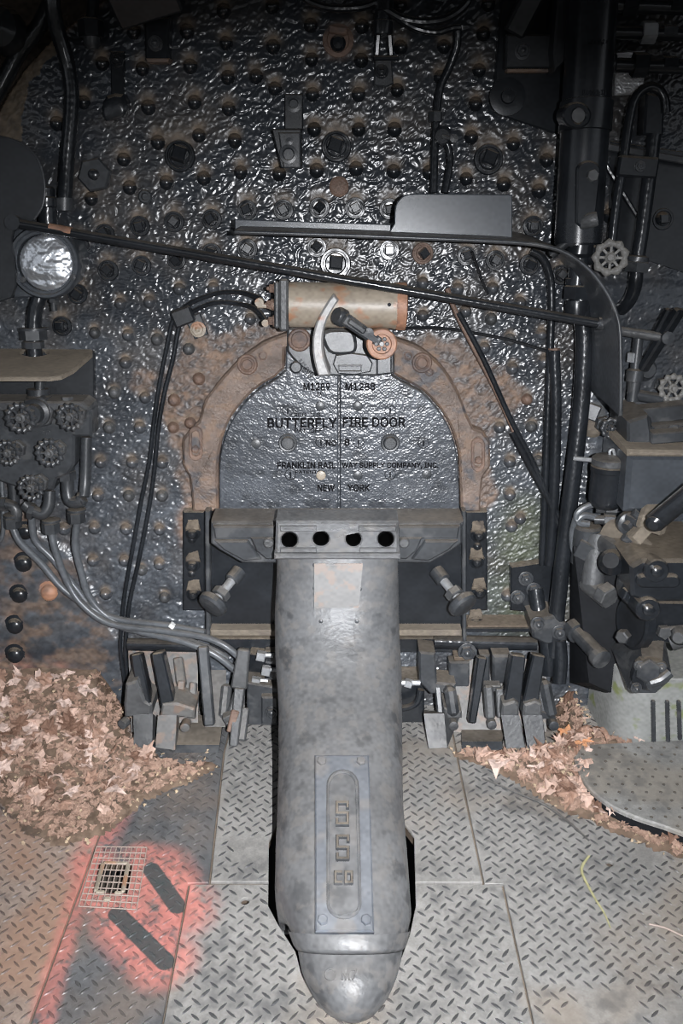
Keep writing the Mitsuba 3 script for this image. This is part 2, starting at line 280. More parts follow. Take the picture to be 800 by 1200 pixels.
    # dust that lies above every bolt head
    for q, r, k in bw:
        s = slice(max(0, int((q[2]-0.06+0.03)/st)), int((q[2]+0.09+0.03)/st)), slice(max(0, int((q[0]-0.07+1.17)/st)), int((q[0]+0.07+1.17)/st))
        if 0 in X[s].shape: continue
        dx, dz = X[s]-q[0], Z[s]-(q[2]+r*0.95)
        m = np.exp(-(dx/(r*0.95))**2-np.where(dz > 0, dz/(r*0.95), dz/(r*0.8))**2)*(0.55+0.8*fine[s])*(0.7 if k in 'pb' else 1.0)
        m = np.clip(m*1.15, 0, 0.92)
        c = np.array([0.18, 0.135, 0.095] if k != 'r' else [0.26, 0.15, 0.10])
        col[s] = col[s]*(1-m[..., None])+m[..., None]*c*(0.6+0.8*fine[s][..., None]); rough[s] = rough[s]*(1-m)+0.75*m
        h[s] = h[s]*(1-m*0.6)
    V = np.stack([X, -h+KL*Z, Z], -1).reshape(-1, 3); ny, nx = X.shape
    i = (np.arange(ny-1)[:, None]*nx+np.arange(nx-1)[None]).ravel()
    F = np.vstack([np.stack([i, i+1, i+nx+1], 1), np.stack([i, i+nx+1, i+nx], 1)])
    return tm(V, F), np.clip(col, 0, 1).reshape(-1, 3), np.stack([np.clip(rough, 0.05, 1).ravel(), rough.ravel()*0], 1)
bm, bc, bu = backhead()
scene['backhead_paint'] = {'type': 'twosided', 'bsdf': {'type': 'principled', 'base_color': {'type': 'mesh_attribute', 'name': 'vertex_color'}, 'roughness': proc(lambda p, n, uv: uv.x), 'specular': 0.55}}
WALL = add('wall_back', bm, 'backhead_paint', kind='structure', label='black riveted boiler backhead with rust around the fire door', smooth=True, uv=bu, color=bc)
# closing sheets of the cab (outside the picture): front sheet, sides, roof
def abox(x0, x1, y0, y1, z0, z1):
    b = trimesh.creation.box([x1-x0, y1-y0, z1-z0]); b.apply_translation([(x0+x1)/2, (y0+y1)/2, (z0+z1)/2]); return b
add('wall_front', cat([abox(-1.6, -1.18, 0.0, 0.03, -0.03, 2.2), abox(1.18, 1.6, 0.0, 0.03, -0.03, 2.2), abox(-1.6, 1.6, 0.50, 0.53, -0.03, 2.2)]), 'cab_paint', kind='structure')
add('ceiling', abox(-1.6, 1.6, -3.4, 0.53, 2.2, 2.23), 'cab_paint', kind='structure')
add('wall_left', cat([abox(-1.63, -1.6, -2.0, 0.53, -0.03, 1.1), abox(-1.63, -1.6, -0.5, 0.53, 1.1, 2.2)]), 'cab_paint', kind='structure')
add('wall_right', cat([abox(1.6, 1.63, -2.0, 0.53, -0.03, 1.1), abox(1.6, 1.63, -0.5, 0.53, 1.1, 2.2)]), 'cab_paint', kind='structure')

# staybolt heads: parts of the backhead, shared meshes
A = (0, -1, 0)
O = (0, 0, 0)
dome_ply = mikit.ply(lump(lathe([(.0185, -.004), (.0182, .002), (.0165, .009), (.0125, .0145), (.0075, .0175), (.003, .0185), (0, .0187)], O, A, 14), .0015, 90, 3), 'dome_black', smooth=True)
small_ply = mikit.ply(lump(lathe([(.0165, -.004), (.0155, .003), (.0125, .006), (.0115, .011), (.008, .0145), (.0035, .016), (0, .0163)], O, A, 12), .0015, 110, 5), 'black_worn', smooth=50)
rough_ = lambda m: lump(m, .003, 45, 8)
plug_ply = mikit.ply(rough_(lathe([(.0265, -.004), (.0262, .003), (.0245, .0055), (.0205, .0055), (.0195, .002), (.0165, .002), (.016, .008), (.015, .0095), (0, .0095)], O, A, 22)), 'black_gloss', smooth=35)
big_ply = mikit.ply(rough_(lathe([(.040, -.004), (.0395, .004), (.037, .007), (.032, .007), (.0305, .003), (.0275, .003), (.0265, .010), (.024, .012), (0, .012)], O, A, 28)), 'black_gloss', smooth=35)
rivet_ply = mikit.ply(lathe([(.030, -.004), (.029, .001), (.021, .002), (.020, .008), (.014, .013), (.007, .0155), (0, .016)], O, A, 18), 'black_gloss', smooth=50)
sqs_ply = mikit.ply(ngon(O, A, .0155, .018, 4, 0.0, .002), 'black_gloss', smooth=False)
sqb_ply = mikit.ply(ngon(O, A, .0235, .024, 4, 0.0, .003), 'black_gloss', smooth=False)
slot_ply = mikit.ply(ngon(O, A, .0085, .0165, 6, 0.3, .001), 'black_worn', smooth=False)
rustyd = {(223, 496), (203, 501), (233, 444), (204, 469), (617, 468), (94, 798), (58, 694)}
for (x, y, r, k) in bolts:
    dd = 0.011 if k == 'r' or (k == 's' and x < 110 and y > 600) else 0.010 if x > 690 and y > 330 else 0.0035
    q = P(x, y, dd); sp = mpp(q)*460*(1+0.10*(rng.random()-0.5))
    TILT = T().rotate([1, 0, 0], -math.degrees(LEAN))
    to = T().translate(q.tolist()) @ TILT @ T().rotate([0, 1, 0], float(rng.random()*360)).scale([sp, sp, sp])
    if k == 'd': add('staybolt', copy_of(dome_ply, 'dome_black', to), None, WALL)
    elif k == 's': add('staybolt', copy_of(small_ply, 'rust' if (x, y) in rustyd else ('bolt_grey' if rng.random() < 0.8 else 'grey_iron'), to), None, WALL)
    elif k == 'r': add('rivet', copy_of(rivet_ply, 'rust_bright' if (x, y) in rustyd else 'black_gloss', to), None, WALL)
    else:
        w = add('washout_plug', copy_of(plug_ply if k == 'p' else big_ply, 'rust' if (x, y) == (495, 297) else 'black_gloss', to), None, WALL)
        q2 = q+AW*(.008 if k == 'p' else .0105)
        add('square_head', copy_of(sqs_ply if k == 'p' else sqb_ply, 'black_gloss', T().translate(q2.tolist()) @ TILT @ T().rotate([1, 0, 0], float(rng.normal()*6)) @ T().rotate([0, 0, 1], float(rng.normal()*6)) @ T().rotate([0, 1, 0], float(rng.random()*90))), None, w)

# ---------------------------------------------------------------- the deck: tread plates with raised lugs
def FL(pts, z=0.0): return [tuple(Hz(x, y, z)[:2]) for x, y in pts]
TH = 0.008
notch = Polygon(FL([(350, 868), (340, 930), (324, 968), (315, 985), (314, 1062), (326, 1085), (346, 1116), (355, 1146), (374, 1173), (394, 1187), (414, 1188), (436, 1180), (453, 1156), (470, 1124), (480, 1096), (487, 1062), (485, 980), (462, 950), (450, 868)]))
def pink(p):
    """sprayed marking paint on the deck: a patch round two stencilled bars and the grille, and overspray along one seam"""
    def seg(a, b, w, s):
        a, b = np.array(a), np.array(b); d = b-a; L = float(d@d)
        t = dr.clip(((p.x-a[0])*d[0]+(p.y-a[1])*d[1])/L, 0, 1)
        r = dr.sqrt(dr.square(p.x-a[0]-t*d[0])+dr.square(p.y-a[1]-t*d[1]))
        return 1-smoothstep(w, w+s, r)
    f = lambda x, y: Hz(x, y)[:2]
    k = fbm(p.x*30, p.y*30, p.z*30, 3); k2 = fbm(p.x*120, p.y*120, 3.0, 2)
    a = seg(f(182, 1020), f(212, 1068), .030, .075); a = dr.maximum(a, seg(f(146, 1078), f(190, 1125), .034, .06))
    a = dr.maximum(a, seg(f(108, 1008), f(118, 1050), .028, .04)); a = dr.maximum(a, seg(f(150, 1055), f(165, 1005), .03, .035)*0.8)
    a = dr.maximum(a, seg(f(152, 915), f(98, 1020), .014, .05)*0.75); a = dr.maximum(a, seg(f(96, 1030), f(68, 1130), .008, .03)*0.8); a = dr.maximum(a, seg(f(66, 1130), f(40, 1230), .012, .025)*0.7)
    a = a*smoothstep(0.28, 0.62, k*0.7+k2*0.4+0.05)*0.9
    b = dr.maximum(seg(f(177, 1018), f(208, 1062), .017, .004), seg(f(137, 1070), f(194, 1127), .017, .004))
    return a, b*0.95
def deck(base, tan, tanamt, f=6.0, lug=False):
    def fn(p, n, uv):
        k = fbm(p.x*f, p.y*f, 2.0, 4); k2 = fbm(p.x*70, p.y*70, 1.0, 3); k3 = noise(p.x*330, p.y*330, 0.5)
        c = mi.Color3f(base)*(0.62+0.5*k+0.35*(k2-0.5))*(0.82+0.36*k3)
        c = mix(c, tan, smoothstep(0.46, 0.70, fbm(p.x*f*0.8+11, p.y*f*0.8, 5.0, 4))*tanamt)
        c = mix(c, mi.Color3f(0.055, 0.057, 0.06), smoothstep(0.48, 0.74, 0.6*fbm(p.x*9+3, p.y*9, 7.0, 4)+0.4*fbm(p.x*45, p.y*45, 3.0, 3))*0.5)
        a, b = pink(p)
        c = mix(c, mi.Color3f(0.55, 0.20, 0.165)*(0.7+0.5*k2), a*(0.45 if lug else 0.9))
        return mix(c, mi.Color3f(0.055, 0.065, 0.065), b)
    return fn
mat('tread_grey', deck((0.275, 0.266, 0.250), (0.25, 0.205, 0.16), 0.55), 0.55, bump=lambda p, n, uv: fbm(p.x*210, p.y*210, p.z*210), bscale=0.0012)
mat('tread_brown', deck((0.33, 0.255, 0.21), (0.30, 0.185, 0.13), 0.8), 0.65, bump=lambda p, n, uv: fbm(p.x*210, p.y*210, p.z*210), bscale=0.0012)
mat('tread_dark', deck((0.125, 0.127, 0.130), (0.20, 0.15, 0.115), 0.45), 0.5, bump=lambda p, n, uv: fbm(p.x*210, p.y*210, p.z*210), bscale=0.0012)
mat('lug_steel', deck((0.075, 0.075, 0.075), (0.16, 0.125, 0.10), 0.35, lug=True), 0.42)
mat('lug_brown', deck((0.13, 0.10, 0.085), (0.15, 0.10, 0.075), 0.6, lug=True), 0.5)
def lens(L=0.0265, w=0.0066, h=0.0019):
    t = np.linspace(-1, 1, 7)[1:-1]; o = [(-L/2, 0)]+[(L/2*a, w/2*(1-a*a)**0.8) for a in t]+[(L/2, 0)]+[(L/2*a, -w/2*(1-a*a)**0.8) for a in t[::-1]]
    n = len(o); v = [(x, y, 0) for x, y in o]+[(x*0.62, y*0.45, h) for x, y in o]
    i = np.arange(n); j = (i+1) % n; F = [np.stack([i, j, j+n], 1), np.stack([i, j+n, i+n], 1)]
    k = np.arange(1, n-1); F.append(np.stack([k*0+n, k+n, k+1+n], 1)); return np.array(v, float), np.vstack(F)
LV, LF = lens()
def lugs(poly, ang, z, s=0.0235, worn=0.0, seed=0, dots=False):
    ang += math.pi/4; c, sn = math.cos(ang), math.sin(ang); q = poly.buffer(-0.008); x0, y0, x1, y1 = q.bounds; R = max(x1-x0, y1-y0)*0.8; cx, cy = (x0+x1)/2, (y0+y1)/2
    n = int(R/s)+1; r = np.random.default_rng(seed); vs, fs = [], []; k = 0
    I, J = np.meshgrid(np.arange(-n, n+1), np.arange(-n, n+1)); I, J = I.ravel(), J.ravel()
    px, py = cx+s*(c*I-sn*J), cy+s*(sn*I+c*J); ok = shapely.contains_xy(q, px, py)
    wn = meshkit.fbm(np.stack([px*5, py*5, px*0+seed], 1), 3, 6)
    for i, j, x, y, w in zip(I[ok], J[ok], px[ok], py[ok], wn[ok]):
        if worn and w < worn: continue
        a = ang+(math.pi/2 if (i+j) % 2 else 0); ca, sa = math.cos(a), math.sin(a)
        v = LV*[1+0.06*r.normal(), 1+0.1*r.normal(), max(0.3, 1+0.25*r.normal())]
        vs.append(np.stack([x+ca*v[:, 0]-sa*v[:, 1], y+sa*v[:, 0]+ca*v[:, 1], z+v[:, 2]], 1)); fs.append(LF+k); k += len(v)
    return tm(np.vstack(vs), np.vstack(fs))
FLOOR = 'floor'; add('floor', abox(-1.6, 1.6, -2.3, 0.0, -0.34, -0.30), 'deck_dark', kind='structure', label='steel footplate of bolted tread plates')
holes_fl = [Point(*Hz(287, 1057)[:2]).buffer(0.0095, 8), Point(*Hz(714, 1012)[:2]).buffer(0.0085, 8)]
grille_hole = Polygon(FL([(116, 1008), (155, 1009), (149, 1046), (108, 1045)]))
sup = Polygon([(-1.35, -1.9), (1.35, -1.9), (1.35, 0.0), (-1.35, 0.0)]).difference(notch.buffer(0.012)).difference(grille_hole.buffer(.02))
for h in holes_fl: sup = sup.difference(h.buffer(.035))
add('underlay', cat([ext(list(g.exterior.coords)[:-1], -TH-0.002, 0, [list(h.coords)[:-1] for h in g.interiors], -0.05) for g in getattr(sup, 'geoms', [sup])]), 'rust_dirt', FLOOR)
plates = [([(-400, 820), (190, 820), (131, 937), (34, 1200), (-20, 1400), (-500, 1400)], 'tread_brown', 'lug_brown', 0.05, 0.0, 'dusty brown tread plate at the left edge of the deck'),
          ([(191, 820), (278, 820), (262, 880), (245, 1034), (221, 1035), (190, 1200), (165, 1400), (-19, 1400), (35, 1200), (132, 937)], 'tread_dark', 'lug_steel', 0.02, 0.0, 'dark tread plate with sprayed pink marking'),
          ([(279, 820), (522, 820), (540, 912), (566, 1035), (246, 1034), (263, 880)], 'tread_grey', 'lug_steel', -0.03, 0.30, 'tread plate around the upper conduit'),
          ([(222, 1037), (588, 1037), (624, 1200), (660, 1400), (166, 1400), (191, 1200)], 'tread_grey', 'lug_steel', 0.10, 0.0, 'tread plate around the end of the conduit'),
          ([(523, 820), (1300, 820), (1500, 1400), (661, 1400), (625, 1200), (589, 1036), (567, 1036), (541, 912)], 'tread_grey', 'lug_steel', -0.12, 0.33, 'worn tread plate at the right with twigs on it')]
for i, (pts, m, lm, ang, worn, lab) in enumerate(plates):
    z = [0.0, -0.0015, 0.001, 0.003, 0.0][i]
    q = Polygon(FL(pts)).buffer(-0.0016, join_style='mitre').difference(notch)
    q = q.intersection(sbox(-1.4, -1.9, 1.4, -0.002))
    for h in holes_fl: q = q.difference(h)
    if i == 1: q = q.difference(grille_hole)
    gs = list(getattr(q, 'geoms', [q])); gs = [g for g in gs if g.area > 1e-3]
    k = add('tread_plate', cat([ext(list(g.exterior.coords)[:-1], z, 0.0012, [list(h.coords)[:-1] for h in g.interiors], z-TH) for g in gs]), m, FLOOR, lab, smooth=False)
    add('tread_pattern', cat([lugs(g.intersection(sbox(-1.15, -1.35, 1.15, 0)), ang, z-0.0003, worn=worn, seed=i) for g in gs]), lm, k, kind='stuff', smooth=40)

# raised step plate at the right with round studs
stp = crv([(672, 886), (679, 905), (692, 925), (715, 943), (745, 957), (790, 972), (860, 1000), (1000, 1060)], 4).tolist()+[(1050, 900), (900, 862), (680, 872)]
ZS = 0.05
sq_ = FL(stp, ZS); sp_ = Polygon(sq_)
STEP = thing('step_plate', 'raised grey step plate with dark rounded edge at the right of the deck', 'step')
mat('step_grey', deck((0.25, 0.245, 0.232), (0.25, 0.215, 0.17), 0.5), 0.6, bump=lambda p, n, uv: fbm(p.x*180, p.y*180, p.z*180), bscale=0.0012)
add('top', ext(sq_, ZS, 0.004, (), ZS-0.012), 'step_grey', STEP, smooth=30)
add('edge', ext(list(sp_.buffer(-0.006).exterior.coords)[:-1], ZS-0.012, 0, (), 0.001), 'black_flat', STEP, smooth=30)
stud = lathe([(.0042, 0), (.004, .001), (.002, .0018), (0, .002)], O, (0, 0, 1), 8)
dv, df, kk = [], [], 0
for i in range(-30, 31):
    for j in range(-30, 31):
        x, y = 0.95+0.034*(i+0.5*(j % 2))+rng.normal()*.0006, -0.45+0.0295*j+rng.normal()*.0006
        if sp_.buffer(-0.01).contains(Point(x, y)) and x < 1.4: dv.append(np.asarray(stud.vertices)+[x, y, ZS-0.0002]); df.append(np.asarray(stud.faces)+kk); kk += len(stud.vertices)
add('studs', tm(np.vstack(dv), np.vstack(df)), 'black_worn', STEP, kind='stuff')

# wire grille let into the deck, with a dark well and a flap
GR = thing('floor_grille', 'square wire mesh grille around a dark foot hole, beside the pink marking', 'grille')
gz = 0.006
corner = [Hz(113, 992, gz), Hz(172, 993, gz), Hz(160, 1066, gz), Hz(92, 1062, gz)]
lerp2 = lambda u, v: (corner[0]*(1-u)+corner[1]*u)*(1-v)+(corner[3]*(1-u)+corner[2]*u)*v
ms = []
for t in np.linspace(0, 1, 11):
    ms += [rod(lerp2(0, t), lerp2(1, t), .0013, 5), rod(lerp2(t, 0), lerp2(t, 1), .0013, 5)]
mat('grille_wire', (0.34, 0.27, 0.23), 0.6)
add('mesh', cat(ms), 'grille_wire', GR)
fr = [lerp2(.22, .28), lerp2(.70, .28), lerp2(.70, .76), lerp2(.22, .76)]
add('frame', cat([bar(fr[a], fr[b], .010, .006) for a, b in ((0, 1), (1, 2), (3, 0))]+[bar(fr[3], fr[3]*.65+fr[2]*.35, .010, .006), bar(fr[2], fr[3]*.3+fr[2]*.7, .010, .006), bar(fr[3]*.6+fr[2]*.4-[0, .02, 0], fr[3]*.35+fr[2]*.65-[0, .02, 0], .012, .010)]), 'rust_paint', GR)
add('well', ext(list(grille_hole.buffer(-0.001).exterior.coords)[:-1], -0.045, 0, (), -0.049), 'black_flat', GR)

# ---------------------------------------------------------------- leaves
def leaf_mesh(seed, L=0.060):
    r = np.random.default_rng(seed); nl = r.integers(5, 8); out = []
    for i in range(nl*2):
        t = i/(nl*2)*2*math.pi; out.append((t+r.normal()*.06, (1.0 if i % 2 == 0 else 0.68)*(0.72+0.4*r.random())))
    a = np.array(out); o = np.stack([np.cos(a[:, 0])*a[:, 1], np.sin(a[:, 0])*a[:, 1]*0.72], 1)*L/2; n = len(o)
    v2 = np.vstack([o, o*0.5, [[0, 0]]]); b = r.normal(size=4)
    z = (b[0]*v2[:, 0]**2+b[1]*v2[:, 1]**2+b[2]*v2[:, 0]*v2[:, 1])*14+r.normal(size=len(v2))*0.0024+0.25*np.abs(v2[:, 1])*(1 if r.random() < .6 else -1)
    i = np.arange(n); j = (i+1) % n
    f = np.vstack([np.stack([i, j, j+n], 1), np.stack([i, j+n, i+n], 1), np.stack([i+n, j+n, i*0+2*n], 1)])
    return tm(np.column_stack([v2, z]), f)
LM = [leaf_mesh(s) for s in range(16)]
LP = [mikit.ply(m, 'leaf_a', smooth=False) for m in LM]
pileL = Polygon(FL([(-120, 812), (140, 812), (152, 868), (200, 893), (258, 896), (225, 915), (170, 938), (128, 975), (70, 992), (28, 976), (-10, 930), (-150, 925)]))
pileR = Polygon(FL([(520, 880), (600, 884), (655, 876), (650, 812), (672, 812), (690, 868), (830, 882), (700, 892), (700, 925), (740, 955), (830, 985), (900, 1020), (880, 1035), (800, 1008), (740, 985), (660, 950), (600, 915)]))
def height(x, y, left):
    if left: return 0.115*np.clip(1+y/0.40, 0, 1)**1.2*np.clip((-x-0.42)/0.25, 0.15, 1)
    return 0.085*np.clip(1+(y+0.10)/0.42, 0, 1)**1.3*np.exp(-((x-0.66)/0.22)**2)
def mound(poly, left, name, label):
    x0, y0, x1, y1 = poly.bounds; xs = np.arange(x0, x1, .012); ys = np.arange(y0, min(y1, -.002), .012); X, Y = np.meshgrid(xs, ys)
    inn = np.array([poly.exterior.distance(Point(a, b))*(1 if poly.contains(Point(a, b)) else -1) for a, b in zip(X.ravel(), Y.ravel())]).reshape(X.shape)
    Z = height(X, Y, left)*np.clip(inn/.06, 0, 1)+0.010*np.clip(inn/.03, -1, 1)+(meshkit.fbm(np.stack([X*40, Y*40, X*0], -1), 3, 2)-.5)*.014
    ny, nx = X.shape; ok = inn > -0.012; i = (np.arange(ny-1)[:, None]*nx+np.arange(nx-1)[None]).ravel(); o = ok.ravel(); keep = o[i] & o[i+1] & o[i+nx] & o[i+nx+1]; i = i[keep]
    F = np.vstack([np.stack([i, i+1, i+nx+1], 1), np.stack([i, i+nx+1, i+nx], 1)])
    m = tm(np.stack([X, Y, Z], -1).reshape(-1, 3), F); m.remove_unreferenced_vertices()
    add(name, m, 'mulch', None, label, 'leaf litter', kind='stuff', smooth=True)
mound(pileL, True, 'leaf_mulch', 'brown crumbled leaf mulch under the leaves at the lower left')
mound(pileR, False, 'leaf_mulch', 'brown crumbled leaf mulch between the shaker levers and the step plate')
def scatter(poly, left, n, seed, lift, scl, edge):
    r = np.random.default_rng(seed); x0, y0, x1, y1 = poly.bounds; got = []
    while len(got) < n:
        x, y = r.uniform(x0, x1), r.uniform(y0, y1); pt = Point(x, y)
        if y > -0.03 or not poly.contains(pt): continue
        e = poly.exterior.distance(pt)
        if e < edge*(.35+.65*r.random()): continue
        z = float(height(np.array(x), np.array(y), left))*min(1, e/.06)+lift*r.random()+0.012
        got.append((T().translate([x, y, z]).rotate([0, 0, 1], float(r.uniform(0, 360))).rotate([1, 0, 0], float(r.normal()*28)).rotate([0, 1, 0], float(r.normal()*26)).scale([float(scl*r.uniform(.75, 1.25))]*3), int(r.integers(16)), r.random()))
    return got
def leafmat(u): return 'leaf_a' if u < .36 else 'leaf_c' if u < .57 else 'leaf_b' if u < .80 else 'leaf_d' if u < .975 else 'leaf_orange'
for (to, k, u) in scatter(pileL, True, 200, 5, .022, 1.0, .10):
    add('dry_leaf', copy_of(LP[k], leafmat(u), to), None, None, 'dry pinkish brown leaf in the heap against the backhead at the lower left', 'leaf', 'dry leaves heaped at the lower left')
for (to, k, u) in scatter(pileR, False, 100, 6, .022, 0.95, .05):
    add('dry_leaf', copy_of(LP[k], leafmat(u), to), None, None, 'dry brown leaf lying between the right shaker levers and the step plate', 'leaf', 'dry leaves between shaker levers and step')
def leafstuff(poly, left, n, seed, scl, name, label, edge):
    vs, fs, k = [], [], 0
    for (to, a, u) in scatter(poly, left, n, seed, .004, scl, edge):
        M = np.array(to.matrix); v = np.asarray(LM[a].vertices)@M[:3, :3].T+M[:3, 3]; vs.append(v); fs.append(np.asarray(LM[a].faces)+k); k += len(v)
    return tm(np.vstack(vs), np.vstack(fs)), name, label
for args, mt in (((pileL, True, 1500, 15, .5, 'leaf_litter', 'small brown leaf fragments filling the heap at the lower left', .02), 'leaf_brown'), ((pileR, False, 600, 16, .5, 'leaf_litter', 'small brown leaf fragments between the right shaker levers and the step plate', .01), 'leaf_brown'),
                 ((pileL.buffer(.04), True, 420, 17, .20, 'leaf_crumbs', 'pale leaf crumbs along the front of the left leaf heap', 0), 'straw'), ((pileR.buffer(.02), False, 240, 18, .22, 'leaf_crumbs', 'straw coloured crumbs beside the step plate edge', 0), 'straw')):
    m, nm, lb = leafstuff(*args); add(nm, m, mt, None, lb, 'leaf litter', kind='stuff', smooth=False)
for (x, y, s, c, lb, dz) in ((665, 858, 1.15, 'leaf_orange', 'orange brown oak leaf resting in front of the right end shaker lever', .045), (587, 893, 1.2, 'leaf_c', 'large pale pink leaf in front of the right shaker base block', .03), (628, 898, 1.3, 'leaf_c', 'pale star shaped leaf at the front of the right leaf heap', .03), (640, 925, 1.0, 'leaf_a', 'curled tan leaf nearest the deck on the right side', .02)):
    p = Hz(x, y, dz)
    add('dry_leaf', copy_of(LP[int(x) % 16], c, T().translate(p.tolist()).rotate([0, 0, 1], x).rotate([1, 0, 0], 24).scale([s*1.2]*3)), None, None, lb, 'leaf')

# twigs on the deck
def twig(pts, r, m, lb):
    add('twig', tube([Hz(x, y, z) for x, y, z in pts], r, 6, True, 3), m, None, lb, 'twig')
twig([(690, 1003, .012), (681, 1018, .006), (688, 1036, .006), (699, 1056, .005), (708, 1070, .005), (715, 1087, .006)], [.0028, .0032, .0028, .0024, .002, .0014], 'lichen_twig', 'yellow green twig bent at one end on the right tread plate')
twig([(565, 912, .005), (610, 931, .005), (640, 944, .006), (668, 965, .006), (690, 985, .005)], [.002, .0025, .0035, .003, .002], 'grey_iron', 'long thin grey twig on the deck behind the bent one')
twig([(760, 1083, .005), (778, 1087, .006), (802, 1098, .005)], .0022, 'grille_wire', 'short pale twig at the right edge of the deck')

# ---------------------------------------------------------------- the fire door
FD = thing('fire_door', 'black two leaf butterfly fire door in its rusty cast frame, below the grab rod', 'fire door')
outer = [(226, 600), (224, 575), (221, 558)]+[(214, 545), (214, 515), (222, 505)]+crv([(233, 494), (240, 470), (257, 447), (282, 420), (308, 402), (332, 392)], 4).tolist()+[(362, 386), (440, 386)]+crv([(464, 397), (492, 408), (518, 430), (537, 460), (547, 486), (555, 502)], 4).tolist()+[(566, 506), (574, 518), (574, 548), (566, 560), (564, 575), (563, 600)]
inner = crv([(256, 600), (255, 560), (257, 530), (264, 503), (277, 480), (297, 458), (322, 442)], 4).tolist()+[(333, 432), (333, 405), (460, 405), (460, 438)]+crv([(472, 445), (495, 458), (516, 480), (530, 505), (537, 532), (539, 560), (540, 600)], 4).tolist()
PO, PI = Polygon(PX(outer, .045)), Polygon(PX(inner, .045))
ringp = PO.difference(PI.union(Polygon(PX([(256, 590), (540, 590), (540, 640), (256, 640)], .045))))
ringp = max(getattr(ringp, 'geoms', [ringp]), key=lambda g: g.area)
fr_m = prism(list(ringp.exterior.coords)[:-1], -.002, .045, .006)
fr_m = fr_m.subdivide_to_size(0.014); fr_m.merge_vertices()
mat('rust_casting', dusty((0.135, 0.098, 0.078), (0.17, 0.13, 0.10), 0.4, mott=0.6, blot=(0.065, 0.063, 0.068), bl=0.95, f=22, blot2=(0.21, 0.13, 0.08), b2=0.45), 0.55, bump=lambda p, n, uv: fbm(p.x*190, p.y*190, p.z*190), bscale=0.0028)
FR = add('frame', lump(fr_m, .004, 35, 2), 'rust_casting', FD, 'rusty cast frame')
for x, y in ((290, 427), (494, 425)):
    b = add('hinge_bolt', lathe([(.027, 0), (.027, .006), (.024, .009), (.020, .009), (.019, .014), (.014, .016), (.012, .013), (0, .013)], P(x, y, .043), AW, 20), 'rust', FR)
for x, y in ((229, 520), (560, 533)):
    add('slot', cat([prismp(ell(x, y-12, 8, 8, 9, 0, 180)+ell(x, y+12, 8, 8, 9, 180, 360), .04, .050, .002, [ell(x, y-10, 4.5, 4.5, 9, 0, 180)+ell(x, y+10, 4.5, 4.5, 9, 180, 360)]), lathe([(.010, 0), (.010, .010), (.006, .013), (0, .013)], P(x, y+6, .044), AW, 12)]), 'rust', FR)
for x, y in ((308, 417), (478, 417), (503, 436)):
    add('hole_boss', lathe([(.012, 0), (.012, .004), (.009, .005), (.008, .001), (0, .001)], P(x, y, .044), AW, 14), 'rust', FR)
# the two leaves
mat('letter_shade', (0.005, 0.005, 0.006), 0.75, spec=0.1)  # same paint as the leaves, blackened for the shading that outlines the letters
mat('door_black', dusty((0.062, 0.068, 0.078), DUST, 0.5, mott=0.45, blot=(0.03, 0.033, 0.038), bl=0.8, f=9), 0.27, bump=lambda p, n, uv: 0.75*fbm(p.x*75, p.y*75, p.z*75, 4)+0.25*noise(p.x*260, p.y*260, p.z*260), bscale=0.0026)
DD = .030
lo = [(396, 599), (257, 599)]+crv([(257, 575), (258, 535), (266, 505), (279, 482), (299, 460), (324, 444)], 4).tolist()+[(335, 434), (335, 408), (396, 408)]
ro = [(398.5, 599), (398.5, 408), (459, 408), (459, 440)]+crv([(470, 447), (494, 460), (514, 482), (528, 506), (535, 533), (538, 575)], 4).tolist()+[(538, 599)]
LL = add('door_leaf', prismp(lo, .004, DD, .003), 'door_black', FD)
RL = add('door_leaf', prismp(ro, .004, DD, .003), 'door_black', FD)
def dt(s, x, y, w, h, par, m='letter_shade', d=DD-.0005, dep=.0055, rot=0): add('lettering', text(s, x, y, d, w, h, dep, True, rot), m, par, smooth=False)
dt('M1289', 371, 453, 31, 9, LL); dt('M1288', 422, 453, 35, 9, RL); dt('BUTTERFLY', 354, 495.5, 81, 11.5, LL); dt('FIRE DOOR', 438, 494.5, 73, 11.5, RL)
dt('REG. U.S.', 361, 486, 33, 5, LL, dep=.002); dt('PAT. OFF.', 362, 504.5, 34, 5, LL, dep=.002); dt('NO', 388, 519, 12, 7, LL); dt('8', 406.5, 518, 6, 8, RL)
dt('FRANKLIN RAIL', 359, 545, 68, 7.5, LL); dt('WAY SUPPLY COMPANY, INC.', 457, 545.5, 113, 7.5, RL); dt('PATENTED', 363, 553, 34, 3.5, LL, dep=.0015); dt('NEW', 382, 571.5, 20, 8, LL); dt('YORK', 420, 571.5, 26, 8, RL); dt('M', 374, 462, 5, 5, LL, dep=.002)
for x, y, k in ((375, 476, 'f'), (419, 476, 'f'), (337, 481, 's'), (457, 481, 's'), (337, 519, 'n'), (457, 519, 'n'), (376, 518, 's'), (420, 518, 's'), (300, 520, 'f'), (496, 519, 's'), (340, 556, 's'), (376, 557, 'p'), (419, 557, 'f'), (457, 556, 's'), (500, 556, 'f'), (398, 419, 'f')):
    par = LL if x < 397 else RL; p = P(x, y, DD-.001)
    if k == 'n': add('stay_nut', cat([lathe([(.026, -.002), (.0255, .003), (.023, .005), (.019, .0045), (.018, .009), (.0155, .012), (.008, .012), (.0075, .010), (0, .010)], p, AW, 22), ngon(p+AW*.003, AW, .017, .010, 6, .3)]), 'black_worn', par)
    elif k == 's': add('rivet', cat([lathe([(.0155, -.002), (.0155, .0012), (.0135, .0018), (.0125, -.0015), (0, -.0015)], p, AW, 18), bar(p+np.array([0, 0, -.011])+AW*.002, p+np.array([0, 0, .011])+AW*.002, .004, .005)]), 'black_gloss', par)
    else: add('rivet', lathe([(.0135, -.002), (.013, .002), (.011, .0035), (0, .004)], p, AW, 18), 'rust_paint' if k == 'p' else 'black_worn', par)
